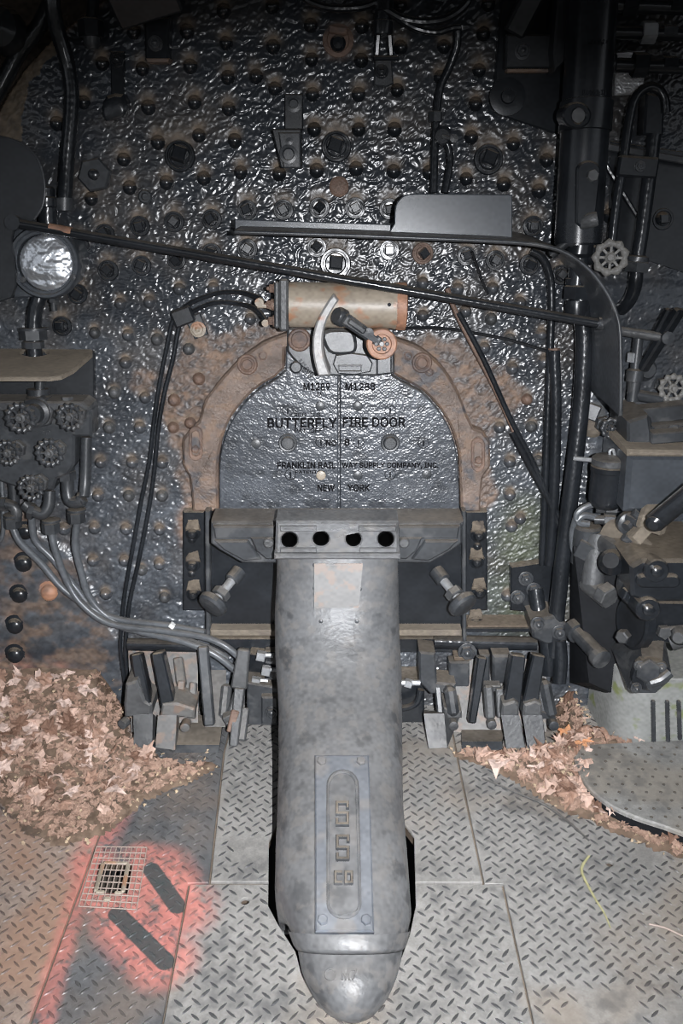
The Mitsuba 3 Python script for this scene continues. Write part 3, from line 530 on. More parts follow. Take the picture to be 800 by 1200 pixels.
# operating cylinder and levers above the leaves
CY = add('cylinder', lump(lathe([(.052, 0), (.055, .003), (.055, .255), (.057, .262), (.057, .280), (.053, .285), (0, .285)], P(338, 357, .135), P(470, 359, .135)-P(338, 357, .135), 40), .002, 40), 'rust_paint', FD, 'tan painted operating cylinder with rust patches', smooth=30)
add('end_ring', lathe([(.0565, .266), (.0585, .270), (.0585, .290), (.050, .293), (0, .293)], P(338, 357, .135), P(470, 359, .135)-P(338, 357, .135), 36), 'rust_bright', CY)
add('vent_hole', lathe([(.0045, 0), (.0045, .0012), (0, .0013)], P(456, 357, .193), AW, 10), 'black_flat', CY)
FLG = add('cylinder_flange', cat([bar(P(334, 327, .135), P(334, 387, .135), .022, .12, bev=.005), bar(P(326, 330, .135), P(326, 384, .135), .012, .105, bev=.004)]), 'grey_iron', CY)
for x, y in ((322, 338), (319, 357), (321, 376)):
    add('flange_bolt', bolt(P(x, y, .155), (-1, 0, 0), .011, .014), 'rust', FLG)
add('pipe_union', cat([lathe([(.010, 0), (.010, .02), (.006, .02), (.006, .05)], P(325, 358, .15), (-1, -.15, .0), 12), lathe([(.011, -.01), (.011, .01)], P(304, 354, .155), (0, -1, 0), 14), lathe([(.009, -.01), (.009, .01)], P(311, 378, .15), (0, -1, 0), 12)]), 'rust_paint', FLG)
HC = add('hinge_casting', cat([lump(prismp([(336, 384), (462, 384), (462, 438), (440, 441), (396, 441), (370, 441), (352, 430), (342, 420), (336, 412)], .02, .055, .006), .001, 60), prismp(crv([(378, 389), (409, 386), (417, 396), (417, 412), (404, 416), (385, 413)], 3, True), .05, .085, .008),
     prismp(crv([(393, 416), (430, 416), (434, 436), (396, 438)], 2, True), .05, .064, .003), prismp([(441, 407), (459, 407), (459, 438), (441, 440)], .05, .075, .004)]), 'black_worn', FD)
add('nameplate', prismp([(396, 428), (424, 428), (424, 436), (396, 436)], .06, .069, .001, [[(397.5, 429.5), (422.5, 429.5), (422.5, 434.5), (397.5, 434.5)]]), 'black_worn', HC)
dt('M1290', 358, 432, 24, 8, HC, 'black_worn', .054, .004, -52)
add('pivot', lathe([(.030, 0), (.030, .012), (.027, .016), (.022, .016), (.020, .022), (.010, .024), (0, .024)], P(351, 398, .055), AW, 26), 'rust', HC)
add('pivot', lathe([(.016, 0), (.016, .01), (.012, .014), (0, .014)], P(347, 430, .05), AW, 16), 'black_worn', HC)
QD = add('quadrant', None or prismp(crv([(391, 345), (383, 355), (371, 377), (366, 400), (368, 424), (373, 441)], 4).tolist()+crv([(387, 440), (381, 424), (378, 403), (380, 385), (387, 367), (397, 352)], 4).tolist(), .115, .205, .004), 'bare_steel', FD, 'bare steel curved latch quadrant')
LV_ = add('lever', cat([bar(P(402, 372, .235), P(446, 402, .225), .030, .026, (0.5, 0, 1), .024, bev=.006), bar(P(408, 375, .252), P(428, 389, .248), .016, .012, (0.5, 0, 1), bev=.004), lathe([(.022, -.012), (.022, .006), (.018, .012), (0, .012)], P(398, 371, .22), (-.7, -.5, .4), 18), lathe([(.012, 0), (.012, .01), (0, .012)], P(432, 390, .235), AW, 12)]), 'black_worn', FD)
HB = add('lever_hub', lathe([(.037, -.15), (.037, .010), (.034, .014), (.024, .014), (.022, .008), (0, .008)], P(447, 403, .225), AW, 30), 'rust_bright', LV_, 'rusty hub with a splined shaft end')
for i in range(6):
    a = i*math.pi/3; c = P(447, 403, .232)+.013*np.array([math.cos(a), math.sin(a)*KL, math.sin(a)])
    add('spline', ngon(c, AW, .0055, .008, 6, a), 'grey_iron', HB)
add('spline', ngon(P(447, 403, .232), AW, .007, .009, 6, 0), 'bare_steel', HB)

# ---------------------------------------------------------------- apron below the door: flanges with studs, wings, screws, ledge
AP = thing('firing_apron', 'black bolted apron frame below the fire door, on both sides of the conduit head', 'frame')
for sgn, xs_ in ((-1, (214, 240)), (1, (545, 571))):
    f = add('flange', lump(prismp([(xs_[0], 599), (xs_[1], 599), (xs_[1], 716), (xs_[0], 716)], -.002, .032, .004).subdivide_to_size(.02), .003, 60), 'black_gloss', AP)
    for i, y in enumerate((625, 632, 662, 672, 696)):
        x = (226, 225, 226, 225, 227)[i] if sgn < 0 else (560, 559, 558, 561, 557)[i]
        y = y if sgn < 0 else (627, 640, 658, 694, 730)[i]
        big_ = i in (0, 2, 4) if sgn < 0 else i != 1
        add('stud', cat([lathe([(.021, -.002), (.020, .006), (.015, .009), (.012, .016), (.009, .019), (.006, .019), (.0055, .022), (0, .023)], P(x, y, .030), AW, 18)]) if big_ else lathe([(.012, 0), (.011, .006), (.006, .010), (0, .011)], P(x, y, .030), AW, 12), 'black_gloss', f)
        if big_: add('dust_cone', lump(hull([P(x-9, y-3, .031), P(x+9, y-3, .031), P(x-6, y-16, .031), P(x+6, y-17, .031), P(x-8, y-5, .046), P(x+8, y-5, .046), P(x, y-8, .046)]).subdivide_to_size(.009), .013, 70, int(x+y)), 'dust_brown', f)
    xl, xr = (240, 246) if sgn < 0 else (541, 546)
    add('rib', prismp([(xl, 599), (xr, 599), (xr+.5, 752), (xl+1, 752)], -.002, .075, .003), 'black_worn', AP)
    a, b = (246, 330) if sgn < 0 else (460, 541)
    add('back_panel', prismp([(a, 612), (b, 612), (b, 742), (a, 742)], 0, .045, .003), 'black_gloss', AP)
    led = [(a-1, 737), (b, 737), (b, 752), (a+25, 748), (a-1, 741)] if sgn < 0 else [(a, 737), (b+1, 737), (b+1, 741), (b-20, 748), (a, 752)]
    add('ledge', prismp([(a, 739), (b, 739), (b, 746), (a, 746)], 0, .085, .004), 'dust_tan', AP, 'ledge covered in tan dust')
    add('skirt_plate', prismp([(a, 748), (b, 748), (b, 765), (a, 765)], 0, .04, .003), 'black_gloss', AP)
    # wing of the conduit head
    m_ = lambda pts: [(x, y) if sgn < 0 else (788-x, y) for x, y in pts]
    w = add('wing', cat([prismp(m_([(247, 612), (324, 612), (324, 660), (284, 660), (258, 645), (247, 637)]), .10, .185, .004), prismp(m_([(249, 617), (322, 617), (322, 632), (252, 632)]), .18, .200, .004),
            prismp(m_([(251, 634), (290, 634), (306, 656), (286, 658), (262, 645)]), .18, .196, .004), prismp(m_([(293, 630), (323, 630), (323, 655), (312, 656), (300, 646)]), .18, .205, .004)]), 'black_worn', AP)
    add('wing_bolt', lathe([(.014, 0), (.014, .010), (.011, .014), (0, .014)], P(*m_([(315, 635)])[0], .205), AW, 16), 'grey_iron', w)
    # adjusting screw: block, stem, nut, knob
    s_ = 1 if sgn < 0 else -1
    q = (lambda x, y, d: P(x, y, d)) if sgn < 0 else (lambda x, y, d: P(791-x, y, d))
    p0, p3 = q(278, 672, .07), q(246, 712, .155)
    ax = p3-p0; L = np.linalg.norm(ax); ax /= L
    sc_ = add('adjusting_screw', rod(p0, p3, .0125, 14), 'grey_metal', AP, 'bare metal screw')
    add('sleeve', lathe([(.021, 0), (.021, .035), (.018, .038), (0, .038)], p0-ax*.01, ax, 18), 'black_worn', sc_)
    add('nut', ngon(p0+ax*.066, ax, .025, .020, 6, .4, .002), 'grey_iron', sc_)
    add('knob', lathe([(.018, 0), (.036, .004), (.041, .010), (.041, .022), (.036, .029), (.020, .032), (0, .032)], p3-ax*.030, ax, 24), 'black_worn', sc_)
SL = add('sill', cat([prismp([(247, 609), (543, 609), (543, 616), (247, 616)], .02, .10, .003), prismp([(247, 611), (543, 611), (543, 616), (247, 616)], .09, .182, .003)]), 'black_worn', AP)

# ---------------------------------------------------------------- the stoker conduit
SC = thing('stoker_conduit', 'large grey cast stoker conduit sloping from below the fire door into the deck', 'conduit')
hd = [(323, 611), (467, 611), (468, 655), (322, 655)]
HD = add('head', prismp(hd, .225, .305, .006, [ell(339, 633, 8.5, 8, 16), ell(376, 631.5, 8.5, 7.5, 16), ell(414, 632, 8, 7.5, 16), ell(452, 632, 8.5, 8, 16)]), 'stoker_iron', SC, smooth=25)
add('head_back', prismp(hd, .205, .226, 0), 'hole_shade', HD)  # added backing, blacked out so the holes look shaded
for x, y, rx, ry in ((339, 633, 8.5, 8), (376, 631.5, 8.5, 7.5), (414, 632, 8, 7.5), (452, 632, 8.5, 8)): add('hole_shade_lining', prism(PX(ell(x, y, rx+1.2, ry+1.2, 16), .305), .226, .3035, .0005, [PX(ell(x, y, rx-.3, ry-.3, 16), .305)]), 'hole_shade', HD)  # added sleeves that darken the hole walls in place of shade
for x0, y0, x1, y1 in ((328, 617, 371, 623), (420, 617, 464, 623), (328, 643, 371, 648), (421, 643, 465, 648)):
    add('wear_bar', blk(x0, y0, x1, y1, .30, .314, .002), 'stoker_iron', HD)
add('lip', prismp([(321, 649.5), (469, 649.5), (469, 656), (321, 656)], .17, .318, .004), 'stoker_iron', HD)
# trunk, lofted along its spine
Aq, Bq = Hz(0, 880, .254), Hz(0, 1100, .115)
dA, zA, dB, zB = .56, .254, .95, .115
def spine(py):
    """front surface point (y, z) on the straight lower run, for an image row"""
    r = ray(400, py); t = np.linspace(-.3, 1.3, 2001); y = -(dA+(dB-dA)*t); z = zA+(zB-zA)*t
    s = (y-CAM[1])/r[1]; k = np.argmin(np.abs(CAM[2]+s*r[2]-z)); return y[k], z[k]
def yz(py, y): r = ray(400, py); return y, CAM[2]+(y-CAM[1])/r[1]*r[2]
stn = [(648, yz(648, -.225), 323, 467), (690, yz(690, -.255), 322, 468), (725, yz(725, -.285), 320, 469), (760, yz(760, -.33), 321, 471), (800, yz(800, -.395), 324, 472), (840, yz(840, -.475), 325, 472.5)]
stn += [(py, spine(py), a, b) for py, a, b in ((880, 325, 473), (930, 323, 475), (980, 321, 479), (1020, 321, 482), (1050, 325, 483), (1075, 331, 481.5), (1090, 336, 480), (1102, 340, 478.5))]
def loft(stn, n=26, D=.115, skirt=.10, pw=2.4, tn=None):
    C = np.array([[0, s[1][0], s[1][1]] for s in stn]); Tn = np.gradient(C, axis=0); Tn /= np.linalg.norm(Tn, axis=1, keepdims=True)
    if tn is not None:
        for i_, s_q in enumerate(stn):
            w_ = min(1, max(0, (s_q[0]-1040)/50)); Tn[i_] = Tn[i_]*(1-w_)+np.asarray(tn)*w_; Tn[i_] /= np.linalg.norm(Tn[i_])
    rows = []
    for (py, yzv, a, b), c, t in zip(stn, C, Tn):
        N = np.cross([1, 0, 0], t); N = N if N[1] < 0 else -N
        k = mpp(c-N*.06); cx = ((a+b)/2-400)*k; w = (b-a)/2*k
        th = np.linspace(0, math.pi, n); row = []
        cs, sn = np.cos(th), np.sin(th)
        X = cx-w*np.sign(cs)*np.abs(cs)**(2/pw); I = D*(1-np.abs(sn)**(2/pw))
        row = [np.array([cx-w, c[1], c[2]])-N*(D+skirt)]+[np.array([x, c[1], c[2]])-N*i for x, i in zip(X, I)]+[np.array([cx+w, c[1], c[2]])-N*(D+skirt)]
        rows.append(row)
    V = np.array(rows); L, m = V.shape[:2]; V = V.reshape(-1, 3); i = np.arange(m); j = (i+1) % m; F = []
    for r in range(L-1): F += [np.stack([r*m+i, (r+1)*m+j, r*m+j], 1), np.stack([r*m+i, (r+1)*m+i, (r+1)*m+j], 1)]
    k = np.arange(1, m-1); F += [np.stack([k*0, k, k+1], 1), np.stack([k*0+(L-1)*m, (L-1)*m+k+1, (L-1)*m+k], 1)]
    return tm(V, np.vstack(F))
def dens(stn, per=4):
    a = np.array([[s[0], s[1][0], s[1][1], s[2], s[3]] for s in stn]); c = crv(a, per); return [(r[0], (r[1], r[2]), r[3], r[4]) for r in c]
tr = loft(dens(stn), tn=[0, -math.cos(math.radians(47)), -math.sin(math.radians(47))]); tr.fix_normals()
TR = add('trunk', lump(tr.subdivide_to_size(.03), .0035, 14, 4), 'stoker_iron', SC, smooth=40)
def off(py, h): y, z = spine(py); t = np.array([0, -(dB-dA), zB-zA]); t /= np.linalg.norm(t); N = np.array([0, t[2], -t[1]]); N = N if N[2] > 0 else -N; return np.array([0, y, z])+N*h, t, N
col = [(1098,)+(off(1098, -.002)[0][1:],)+(339, 479.5), (1099,)+(off(1099, .014)[0][1:],)+(335.5, 483), (1116,)+(off(1116, .010)[0][1:],)+(342, 478), (1118,)+(off(1118, -.004)[0][1:],)+(346, 474)]
TD = np.array([0, -math.cos(math.radians(47)), -math.sin(math.radians(47))])
cm = loft(col, D=.12, tn=TD); cm.fix_normals(); add('collar', cm, 'stoker_iron', SC, smooth=40)
nz = [(1118,)+(off(1112, -.010)[0][1:],)+(347, 473), (1140,)+(off(1140, -.012)[0][1:],)+(352, 468), (1158,)+((off(1158, -.020)[0][1:]),)+(360, 461), (1172,)+((off(1172, -.034)[0][1:]),)+(370, 452), (1182, (off(1182, -.052)[0][1:]), 382, 441), (1190, (off(1190, -.07)[0][1:]), 397, 428)]
nm = loft(dens(nz, 3), D=.09, skirt=.05, pw=2.2, tn=TD); nm.fix_normals(); NZ = add('nose', lump(nm, .003, 30, 6), 'stoker_iron', SC, smooth=50)
# cover plate with its capsule and letters
def onface(pts, h0, h1, bev=.002, holes=()):
    """outline in image pixels on the plate's plane, raised from h0 to h1"""
    o, t, N = off(990, h0); U, V = np.array([1.0, 0, 0]), -t
    def uv(x, y): r = ray(x, y); s = np.dot(o-CAM, N)/np.dot(r, N); q = CAM+s*r-o; return (q[0], float(np.dot(q, V)))
    return frame(ext([uv(*p) for p in pts], h1-h0, bev, [[uv(*p) for p in h] for h in holes], 0), o, U, V)
cap = ell(401.5, 922, 19, 19, 11, 0, 180)+[(382, 960), (382.5, 1060)]+ell(403, 1060, 20.5, 18, 11, 180, 360)
cap_i = ell(401.5, 923, 15.5, 15.5, 11, 0, 180)+[(385.8, 960), (386.2, 1060)]+ell(403, 1060, 17, 14.5, 11, 180, 360)
CP = add('cover_plate', onface([(369, 889), (432, 889), (438, 1096), (369.5, 1096)], -.004, .012, .003), 'plate_blue', SC, 'blue grey bolted cover plate')
add('capsule', cat([onface(cap, .010, .018, .003, [cap_i]), onface(cap_i, .008, .0125, .001)]), 'stoker_iron', CP, 'raised capsule rim')
def glyph(pl, w, h0=.0115, h1=.0175):
    g = LineString(pl).buffer(w/2, cap_style='square', join_style='mitre'); g = max(getattr(g, 'geoms', [g]), key=lambda q: q.area)
    return onface(list(g.exterior.coords)[:-1], h0, h1, .001, [list(h.coords)[:-1] for h in g.interiors])
def S_(cx, cy, w, h): return [(cx+w, cy-h+5), (cx+w, cy-h), (cx-w, cy-h), (cx-w, cy), (cx+w, cy), (cx+w, cy+h), (cx-w, cy+h), (cx-w, cy+h-5)]
for nm_, pl in (('S', S_(401, 955, 6.2, 12.5)), ('S', S_(401.5, 995, 6.2, 13)), ('C', [(399.5, 1024), (393, 1024), (393, 1036), (399.5, 1036)]), ('O', [(405, 1024), (412, 1024), (412, 1036), (405, 1036), (405, 1024)])):
    add('lettering', glyph(pl, 3.6, .0115, .021), 'black_worn', CP, smooth=False)
for x, y in ((377, 896), (423, 896), (378, 1082), (429, 1082)):
    o, t, N = off(y, .011); o[0] = (x-400)*mpp(o); add('bolt', bolt(o, N, .0105, .009, .3, False, False), 'plate_blue', CP, smooth=False)
def tonose(s, x, y, w, h):
    m = meshkit.text_mesh(s, 1.0, 1.0, True); b = m.bounds; c = (b[0]+b[1])/2; o, t, N = off(y, -.013); o[0] = (x-400)*mpp(o); k = mpp(o)
    v = np.array(m.vertices)-[c[0], c[1], 0]; m.vertices = v*[w*k/(b[1]-b[0])[0], h*k*1.2/(b[1]-b[0])[1], .0045]; return frame(m, o, [1, 0, 0], -t)
add('lettering', tonose('M7', 409, 1139, 18, 10), 'stoker_iron', NZ, smooth=False)
o, t, N = off(1139, -.013); o[0] = (387-400)*mpp(o)
add('cast_mark', lathe([(.011, 0), (.011, .003), (.008, .003), (.008, .001), (0, .001)], o, N, 16), 'stoker_iron', NZ)
# riveted patch near the head
k_ = [(y, yz(y, v)) for y, v in ((660, -.236), (690, -.255), (712, -.274))]
pv = []
def patch(h):
    rows = []
    for y, (yy, zz) in k_: rows += [np.array([(x-400)*mpp([0, yy, zz]), yy, zz])+np.array([0, -.93, .36])*h for x in (368, 425 if y < 680 else 420)]
    return rows
mat('rust_patch', dusty((0.105, 0.103, 0.10), DUST, 0.3, mott=0.45, blot=(0.05, 0.05, 0.05), bl=0.6, f=10, blot2=(0.175, 0.118, 0.085), b2=0.65), 0.5)
PT = add('patch_plate', hull(patch(-.002)+patch(.006)), 'rust_patch', SC, 'rust stained riveted patch')
for x, y in ((368.5, 662), (368.5, 689), (372, 700), (422, 662), (422, 690), (417, 698), (376, 728), (418, 728)):
    yy = np.interp(y, [648, 690, 725, 760], [-.225, -.255, -.285, -.33]); yy, zz = yz(y, yy); o = np.array([(x-400)*mpp([0, yy, zz]), yy, zz])+np.array([0, -.93, .36])*.004
    add('rivet', lathe([(.005, 0), (.0045, .003), (0, .004)], o, (0, -.93, .36), 10), 'black_worn', PT)

# ---------------------------------------------------------------- left side: lamp, valves, pipes, cables
DK = thing('cover_sheet', 'large dark sheet with a round upper end at the left edge, above the round lamp', 'sheet metal')
add('sheet', prismp(crv([(-60, 158), (0, 160), (25, 168), (44, 186), (52, 215), (50, 240), (40, 258), (24, 266), (14, 280), (14, 349), (-60, 352)], 4).tolist(), .125, .135, .003), 'sheet_dark', DK)
add('bracket', prismp([(-60, 180), (0, 180), (0, 340), (-60, 340)], 0, .125, .003), 'black_flat', DK)
add('rim', tube([P(x, y, .133) for x, y in ((0, 160), (25, 168), (44, 186), (52, 215), (50, 240), (40, 257))], .003, 8), 'black_worn', DK)
LA = thing('round_lamp', 'round lamp with a bright silvery lens in a grey bezel at the left edge', 'lamp')
add('back_plate', prismp([(12, 266), (58, 266), (84, 278), (93, 305), (84, 334), (66, 347), (16, 349)], .0, .105, .003), 'sheet_gloss', LA)
add('bezel', lathe([(.088, 0), (.088, .022), (.084, .028), (.078, .028), (.075, .022), (.070, .022), (.068, .020), (.066, .008), (0, .008)], P(55, 308, .10), AW, 48), 'sheet_gloss', LA)
a = np.linspace(0, math.pi/2, 9)
add('lens', lathe([(.0675, -.004)]+[(.0675*math.cos(t), .018*math.sin(t)) for t in a], P(55, 308, .117), AW, 48), 'lens_silver', LA, 'silvery lens', smooth=True)
for x, y in ((53, 274), (27, 328), (86, 325)): add('screw', lathe([(.008, 0), (.007, .004), (0, .005)], P(x, y, .127), AW, 12), 'grey_iron', LA)
add('drain_plug', cat([ngon(P(62, 346, .10), (0, 0, -1), .013, .018), lathe([(.008, 0), (.008, .03), (0, .03)], P(62, 350, .10), (0, 0, -1), 12)]), 'black_worn', LA)
NP = thing('pipe_nipple', 'short upright black pipe fitting standing behind the rod above the round lamp', 'pipe fitting')
add('barrel', lathe([(.024, 0), (.024, .05), (.028, .052), (.028, .072), (.022, .076), (.022, .095), (.018, .10), (0, .10)], P(57, 268, .06), (0, .1, 1), 20), 'black_pipe', NP)
PL = thing('lamp_pipe', 'bent black pipe with a hexagon union between the lamp and the shelf below it', 'pipe')
add('tube', tube([P(52, 338, .08), P(46, 350, .09), P(41, 366, .09), P(40, 390, .09), P(41, 420, .09)], .019, 14), 'black_pipe', PL)
add('union', cat([ngon(P(40, 398, .09), (0, .1, 1), .033, .030, 6, .2, .003), lathe([(.037, 0), (.037, .006), (0, .006)], P(40, 387, .09), (0, .1, 1), 20), ngon(P(40, 408, .09), (0, .1, 1), .026, .018, 8, .2, .002)]), 'black_worn', PL, 'hexagon union nut')

VS = thing('valve_shelf', 'dusty black steel shelf with an apron plate, at the left edge above the valve cluster', 'shelf')
zt = P(60, 409, .01)[2]
bk = [(-90, 409), (108, 409), (108, 414), (86, 433), (72, 440), (58, 442), (-90, 442)]
pts = [tuple(Hz(x, y, zt)[:2]) for x, y in bk]
hole = [tuple(Hz(x, y, zt)[:2]) for x, y in ell(40, 413, 17, 4.5, 14)]
add('top', ext(pts, zt, .003, [hole], zt-.010), 'dust_tan', VS, 'top covered in dust', smooth=30)
add('apron', prismp([(-90, 412), (110, 412), (110, 480), (-90, 480)], -.002, .022, .003), 'sheet_dark', VS)
add('bushing', cat([lathe([(.03, 0), (.033, .004), (.033, .03), (.028, .034), (.028, .05)], P(47, 478, .075), (0, .1, 1), 22), rod(P(47, 458, .08), P(47, 440, .08), .012)]), 'black_worn', VS)

VM = thing('valve_cluster', 'black valve manifold with five round handwheels at the left edge', 'valve cluster')
VMb = add('body', prismp([(-60, 474)]+ell(98, 484, 9, 9, 6, 90, 0)+[(107, 512), (87, 512), (87, 545), (80, 556), (66, 562), (62, 575), (30, 575), (-60, 545)], .03, .105, .006), 'black_worn', VM, smooth=30)
add('top_flange', prismp([(-60, 470), (96, 471), (104, 477), (104, 482), (-60, 482)], .05, .125, .004), 'grey_iron', VMb)
add('lettering', text('200', 49, 507, .1045, 20, 5, .0025), 'black_worn', VMb, smooth=False)
def wheel(px, py, R, d, lobes, par, m='black_worn', hubm='grey_iron', spokes=8, tilt=AW, name='handwheel', label=None, cat_=None, back=.075):
    """scalloped cast handwheel facing along tilt, with its hub nut and stem"""
    c = P(px, py, d); R = R*mpp(c); u, v, w = ortho(tilt); ms = []
    th = np.linspace(0, 2*math.pi, lobes*4, endpoint=False); k = 10; ph = np.arange(k)*2*math.pi/k
    r0 = R*.20*(1+.25*np.cos(lobes*th)); Rm = R*.80*(1+.035*np.cos(lobes*th))
    V = []; n = len(th)
    for t, a, b in zip(th, r0, Rm):
        e = math.cos(t)*u+math.sin(t)*v
        V.append(c+(b+a*np.cos(ph))[:, None]*e+(a*.8*np.sin(ph))[:, None]*w)
    V = np.vstack(V); i = np.arange(n)[:, None]*k; i2 = ((np.arange(n)+1) % n)[:, None]*k; q = np.arange(k)[None]; q2 = (q+1) % k
    F = np.vstack([np.stack([i+q, i2+q, i2+q2], -1).reshape(-1, 3), np.stack([i+q, i2+q2, i+q2], -1).reshape(-1, 3)])
    rim = tm(V, F)
    for s in range(spokes):
        a = s*2*math.pi/spokes; e = math.cos(a)*u+math.sin(a)*v
        ms.append(bar(c+e*R*.18-w*.002, c+e*R*.72, R*.16, R*.14, np.cross(e, w), bev=.001))
    ms.append(lathe([(R*.52, -.004), (R*.52, -.002), (R*.44, .0), (R*.40, .0)], c, w, 20) if False else None)
    if par is None:
        key = thing(name, label, cat_)
    else: key = add(name, rim, m, par)
    if par is None: add('rim', rim, m, key)
    add('spokes', cat(ms), m, key)
    add('hub', cat([lathe([(R*.34, -.008), (R*.32, .006), (R*.2, .009), (R*.18, .016), (0, .017)], c, w, 14)]), hubm, key)
    if par is None or par.count('__') == 0:
        pk = par or key
        add('stem', cat([rod(c-w*back, c, .010, 12), ngon(c-w*back, w, .024, .020, 6, .3, .002), lathe([(.018, 0), (.018, .035), (.014, .04)], c-w*(back-.018), w, 16)]), 'grey_iron' if par else 'black_worn', pk)
    return key
for x, y, R in ((24, 490, 18.5), (82, 489, 16.5), (9, 531, 15.5), (58, 531, 17), (36, 572, 15.5)): wheel(x, y, R, .19, 14, VM, spokes=7)
add('big_gland', cat([ngon(P(47, 482, .10), AW, .044, .028, 6, .2, .003), lathe([(.036, .02), (.036, .04), (.026, .045), (.024, .07)], P(47, 482, .10), AW, 20)]), 'black_worn', VM)
add('vent_screw', cat([ngon(P(79, 470, .10), (0, .1, 1), .015, .012), lathe([(.020, -.004), (.020, 0)], P(79, 470, .10), (0, .1, 1), 14)]), 'grey_iron', VM)
def fit(pts, r, m='black_pipe'): return tube([P(*p) for p in pts], r, 12)
add('elbow', cat([fit([(80, 545, .07), (79, 570, .07), (82, 586, .075), (92, 588, .08), (97, 583, .08)], .017), ngon(P(78, 562, .07), (0, .1, 1), .026, .026, 6, .1, .003), lathe([(.021, 0), (.021, .008)], P(94, 586, .08), (1, 0, .3), 14), fit([(98, 582, .07), (100, 560, .055), (101, 512, .05)], .015)]), 'black_worn', VM)
add('elbow', cat([fit([(58, 575, .08), (57, 592, .085), (50, 602, .09), (38, 598, .09), (28, 590, .09)], .016), ngon(P(40, 600, .09), (-1, 0, .3), .022, .016, 6, .1, .002)]), 'black_worn', VM)
add('elbow', cat([fit([(-20, 588, .08), (5, 590, .08), (18, 596, .08), (19, 610, .08)], .015), ngon(P(8, 591, .08), (-1, 0, 0), .02, .02, 6, .1, .002), fit([(14, 545, .06), (18, 600, .06)], .014)]), 'black_worn', VM)
for x, y in ((90, 612), (60, 624), (15, 618)):
    add('union_nut', cat([ngon(P(x, y, .075), (0, .1, 1), .024, .030, 6, .15, .003), lathe([(.025, 0), (.025, .006), (.02, .008)], P(x, y-13, .075), (0, .1, 1), 18)]), 'black_worn', VM)
pipes = [([(90, 612, .075), (88, 640, .075), (95, 670, .065), (104, 698, .06), (124, 721, .06), (160, 739, .065), (212, 751, .09), (250, 766, .10), (276, 786, .10)], 'pipe running from the rightmost union nut, lowest in the bundle at its right end'),
         ([(60, 624, .075), (65, 646, .075), (78, 680, .065), (96, 708, .07), (130, 731, .075), (190, 739, .085), (236, 746, .10), (262, 756, .11), (280, 770, .11)], 'pipe running from the middle union nut under the handwheels'),
         ([(15, 618, .075), (24, 636, .075), (48, 660, .06), (74, 690, .055), (106, 712, .06), (140, 726, .06), (196, 733, .07), (240, 741, .085)], 'pipe running from the leftmost union nut, topmost in the bundle'),
         ([(37, 590, .06), (40, 630, .05), (62, 655, .045), (88, 688, .05), (112, 716, .05), (150, 737, .05), (200, 745, .06), (245, 760, .09), (266, 772, .09)], 'pipe coming from behind the lowest handwheel')]
for q, lb in pipes: add('drain_pipe', tube([P(*a) for a in q], .0098, 12), 'hose_grey', None, 'grey '+lb, 'pipe')
add('thin_pipe', fit([(-10, 640, .05), (2, 630, .06), (4, 600, .06), (0, 540, .05)], .006), 'hose_grey', None, 'thin grey pipe at the left edge below the handwheels', 'pipe')
# the two cables to the operating cylinder, their clip
for i, (q, lb) in enumerate((([(305, 349, .15), (285, 343, .10), (258, 343, .06), (230, 352, .045), (214, 362, .035), (203, 375, .03), (195, 410, .03), (187, 450, .03), (181, 490, .03), (175, 540, .03), (165, 590, .03), (156, 640, .03), (147, 690, .03), (143, 725, .03), (141, 760, .03), (146, 800, .03)], 'outer black cable from the operating cylinder down to the leaves'),
                 ([(312, 376, .15), (300, 362, .12), (280, 356, .07), (250, 355, .05), (222, 368, .035), (211, 380, .03), (203, 420, .03), (193, 460, .03), (186, 500, .03), (180, 560, .03), (172, 610, .03), (162, 660, .03), (153, 700, .03), (149, 730, .03), (147, 765, .03), (150, 800, .03)], 'inner black cable beside the outer one'))):
    add('control_cable', tube([P(*a) for a in q], .0058, 10, per=5), 'black_pipe', None, lb+' left of the fire door', 'cable')
CL = thing('cable_clip', 'black clamp holding both cables to the backhead left of the fire door', 'clip')
add('clamp', bar(P(203, 375, .035), P(226, 366, .035), .045, .028, (0, 0, 1), bev=.005), 'sheet_dark', CL)
add('foot', prismp([(216, 374), (234, 366), (244, 392), (228, 398)], -.002, .015, .003), 'black_worn', CL)
add('foot_nut', bolt(P(232, 386, .013), AW, .016, .012), 'rust_paint', CL)
TC = thing('rising_cable', 'thick black conduit hanging down at the upper left, from the top edge to the rod', 'conduit')
add('tube', tube([P(x, y, d) for x, y, d in ((60, -30, .10), (62, 10, .09), (68, 38, .07), (79, 75, .05), (84, 110, .045), (82, 150, .045), (78, 195, .045), (76, 233, .05))], .0185, 14), 'black_pipe', TC)
add('end_collar', lathe([(.024, 0), (.024, .03), (0, .03)], P(76, 247, .05), (0, .1, 1), 16), 'black_worn', TC)
add('slanting_hose', tube([P(x, y, .03) for x, y in ((58, 5), (46, 30), (22, 62), (4, 96), (-15, 130))], .019, 14), 'black_pipe', None, 'short slanting hose at the upper left corner', 'hose')
add('dark_knob', lump(lathe([(.05, -.05), (.055, .0), (.045, .03), (.02, .045), (0, .046)], P(2, 35, .07), AW, 20), .006, 30), 'black_gloss', None, 'round dark knob at the upper left corner beside the slanting hose', 'knob')
U = thing('hanging_fitting', 'black hexagon fitting hanging near the top edge at the upper left', 'pipe fitting')
add('nut', ngon(P(107, 44, .05), (0, .1, 1), .030, .040, 6, .3, .004), 'black_gloss', U); add('pipe', rod(P(107, 30, .05), P(112, -25, .05), .014), 'black_pipe', U); add('tip', lathe([(.02, 0), (.02, .02), (.014, .03), (0, .03)], P(107, 41, .05), (0, 0, -1), 16), 'black_worn', U)
UB = thing('angle_bracket', 'black angle bracket bolted near the top edge left of the middle', 'bracket')
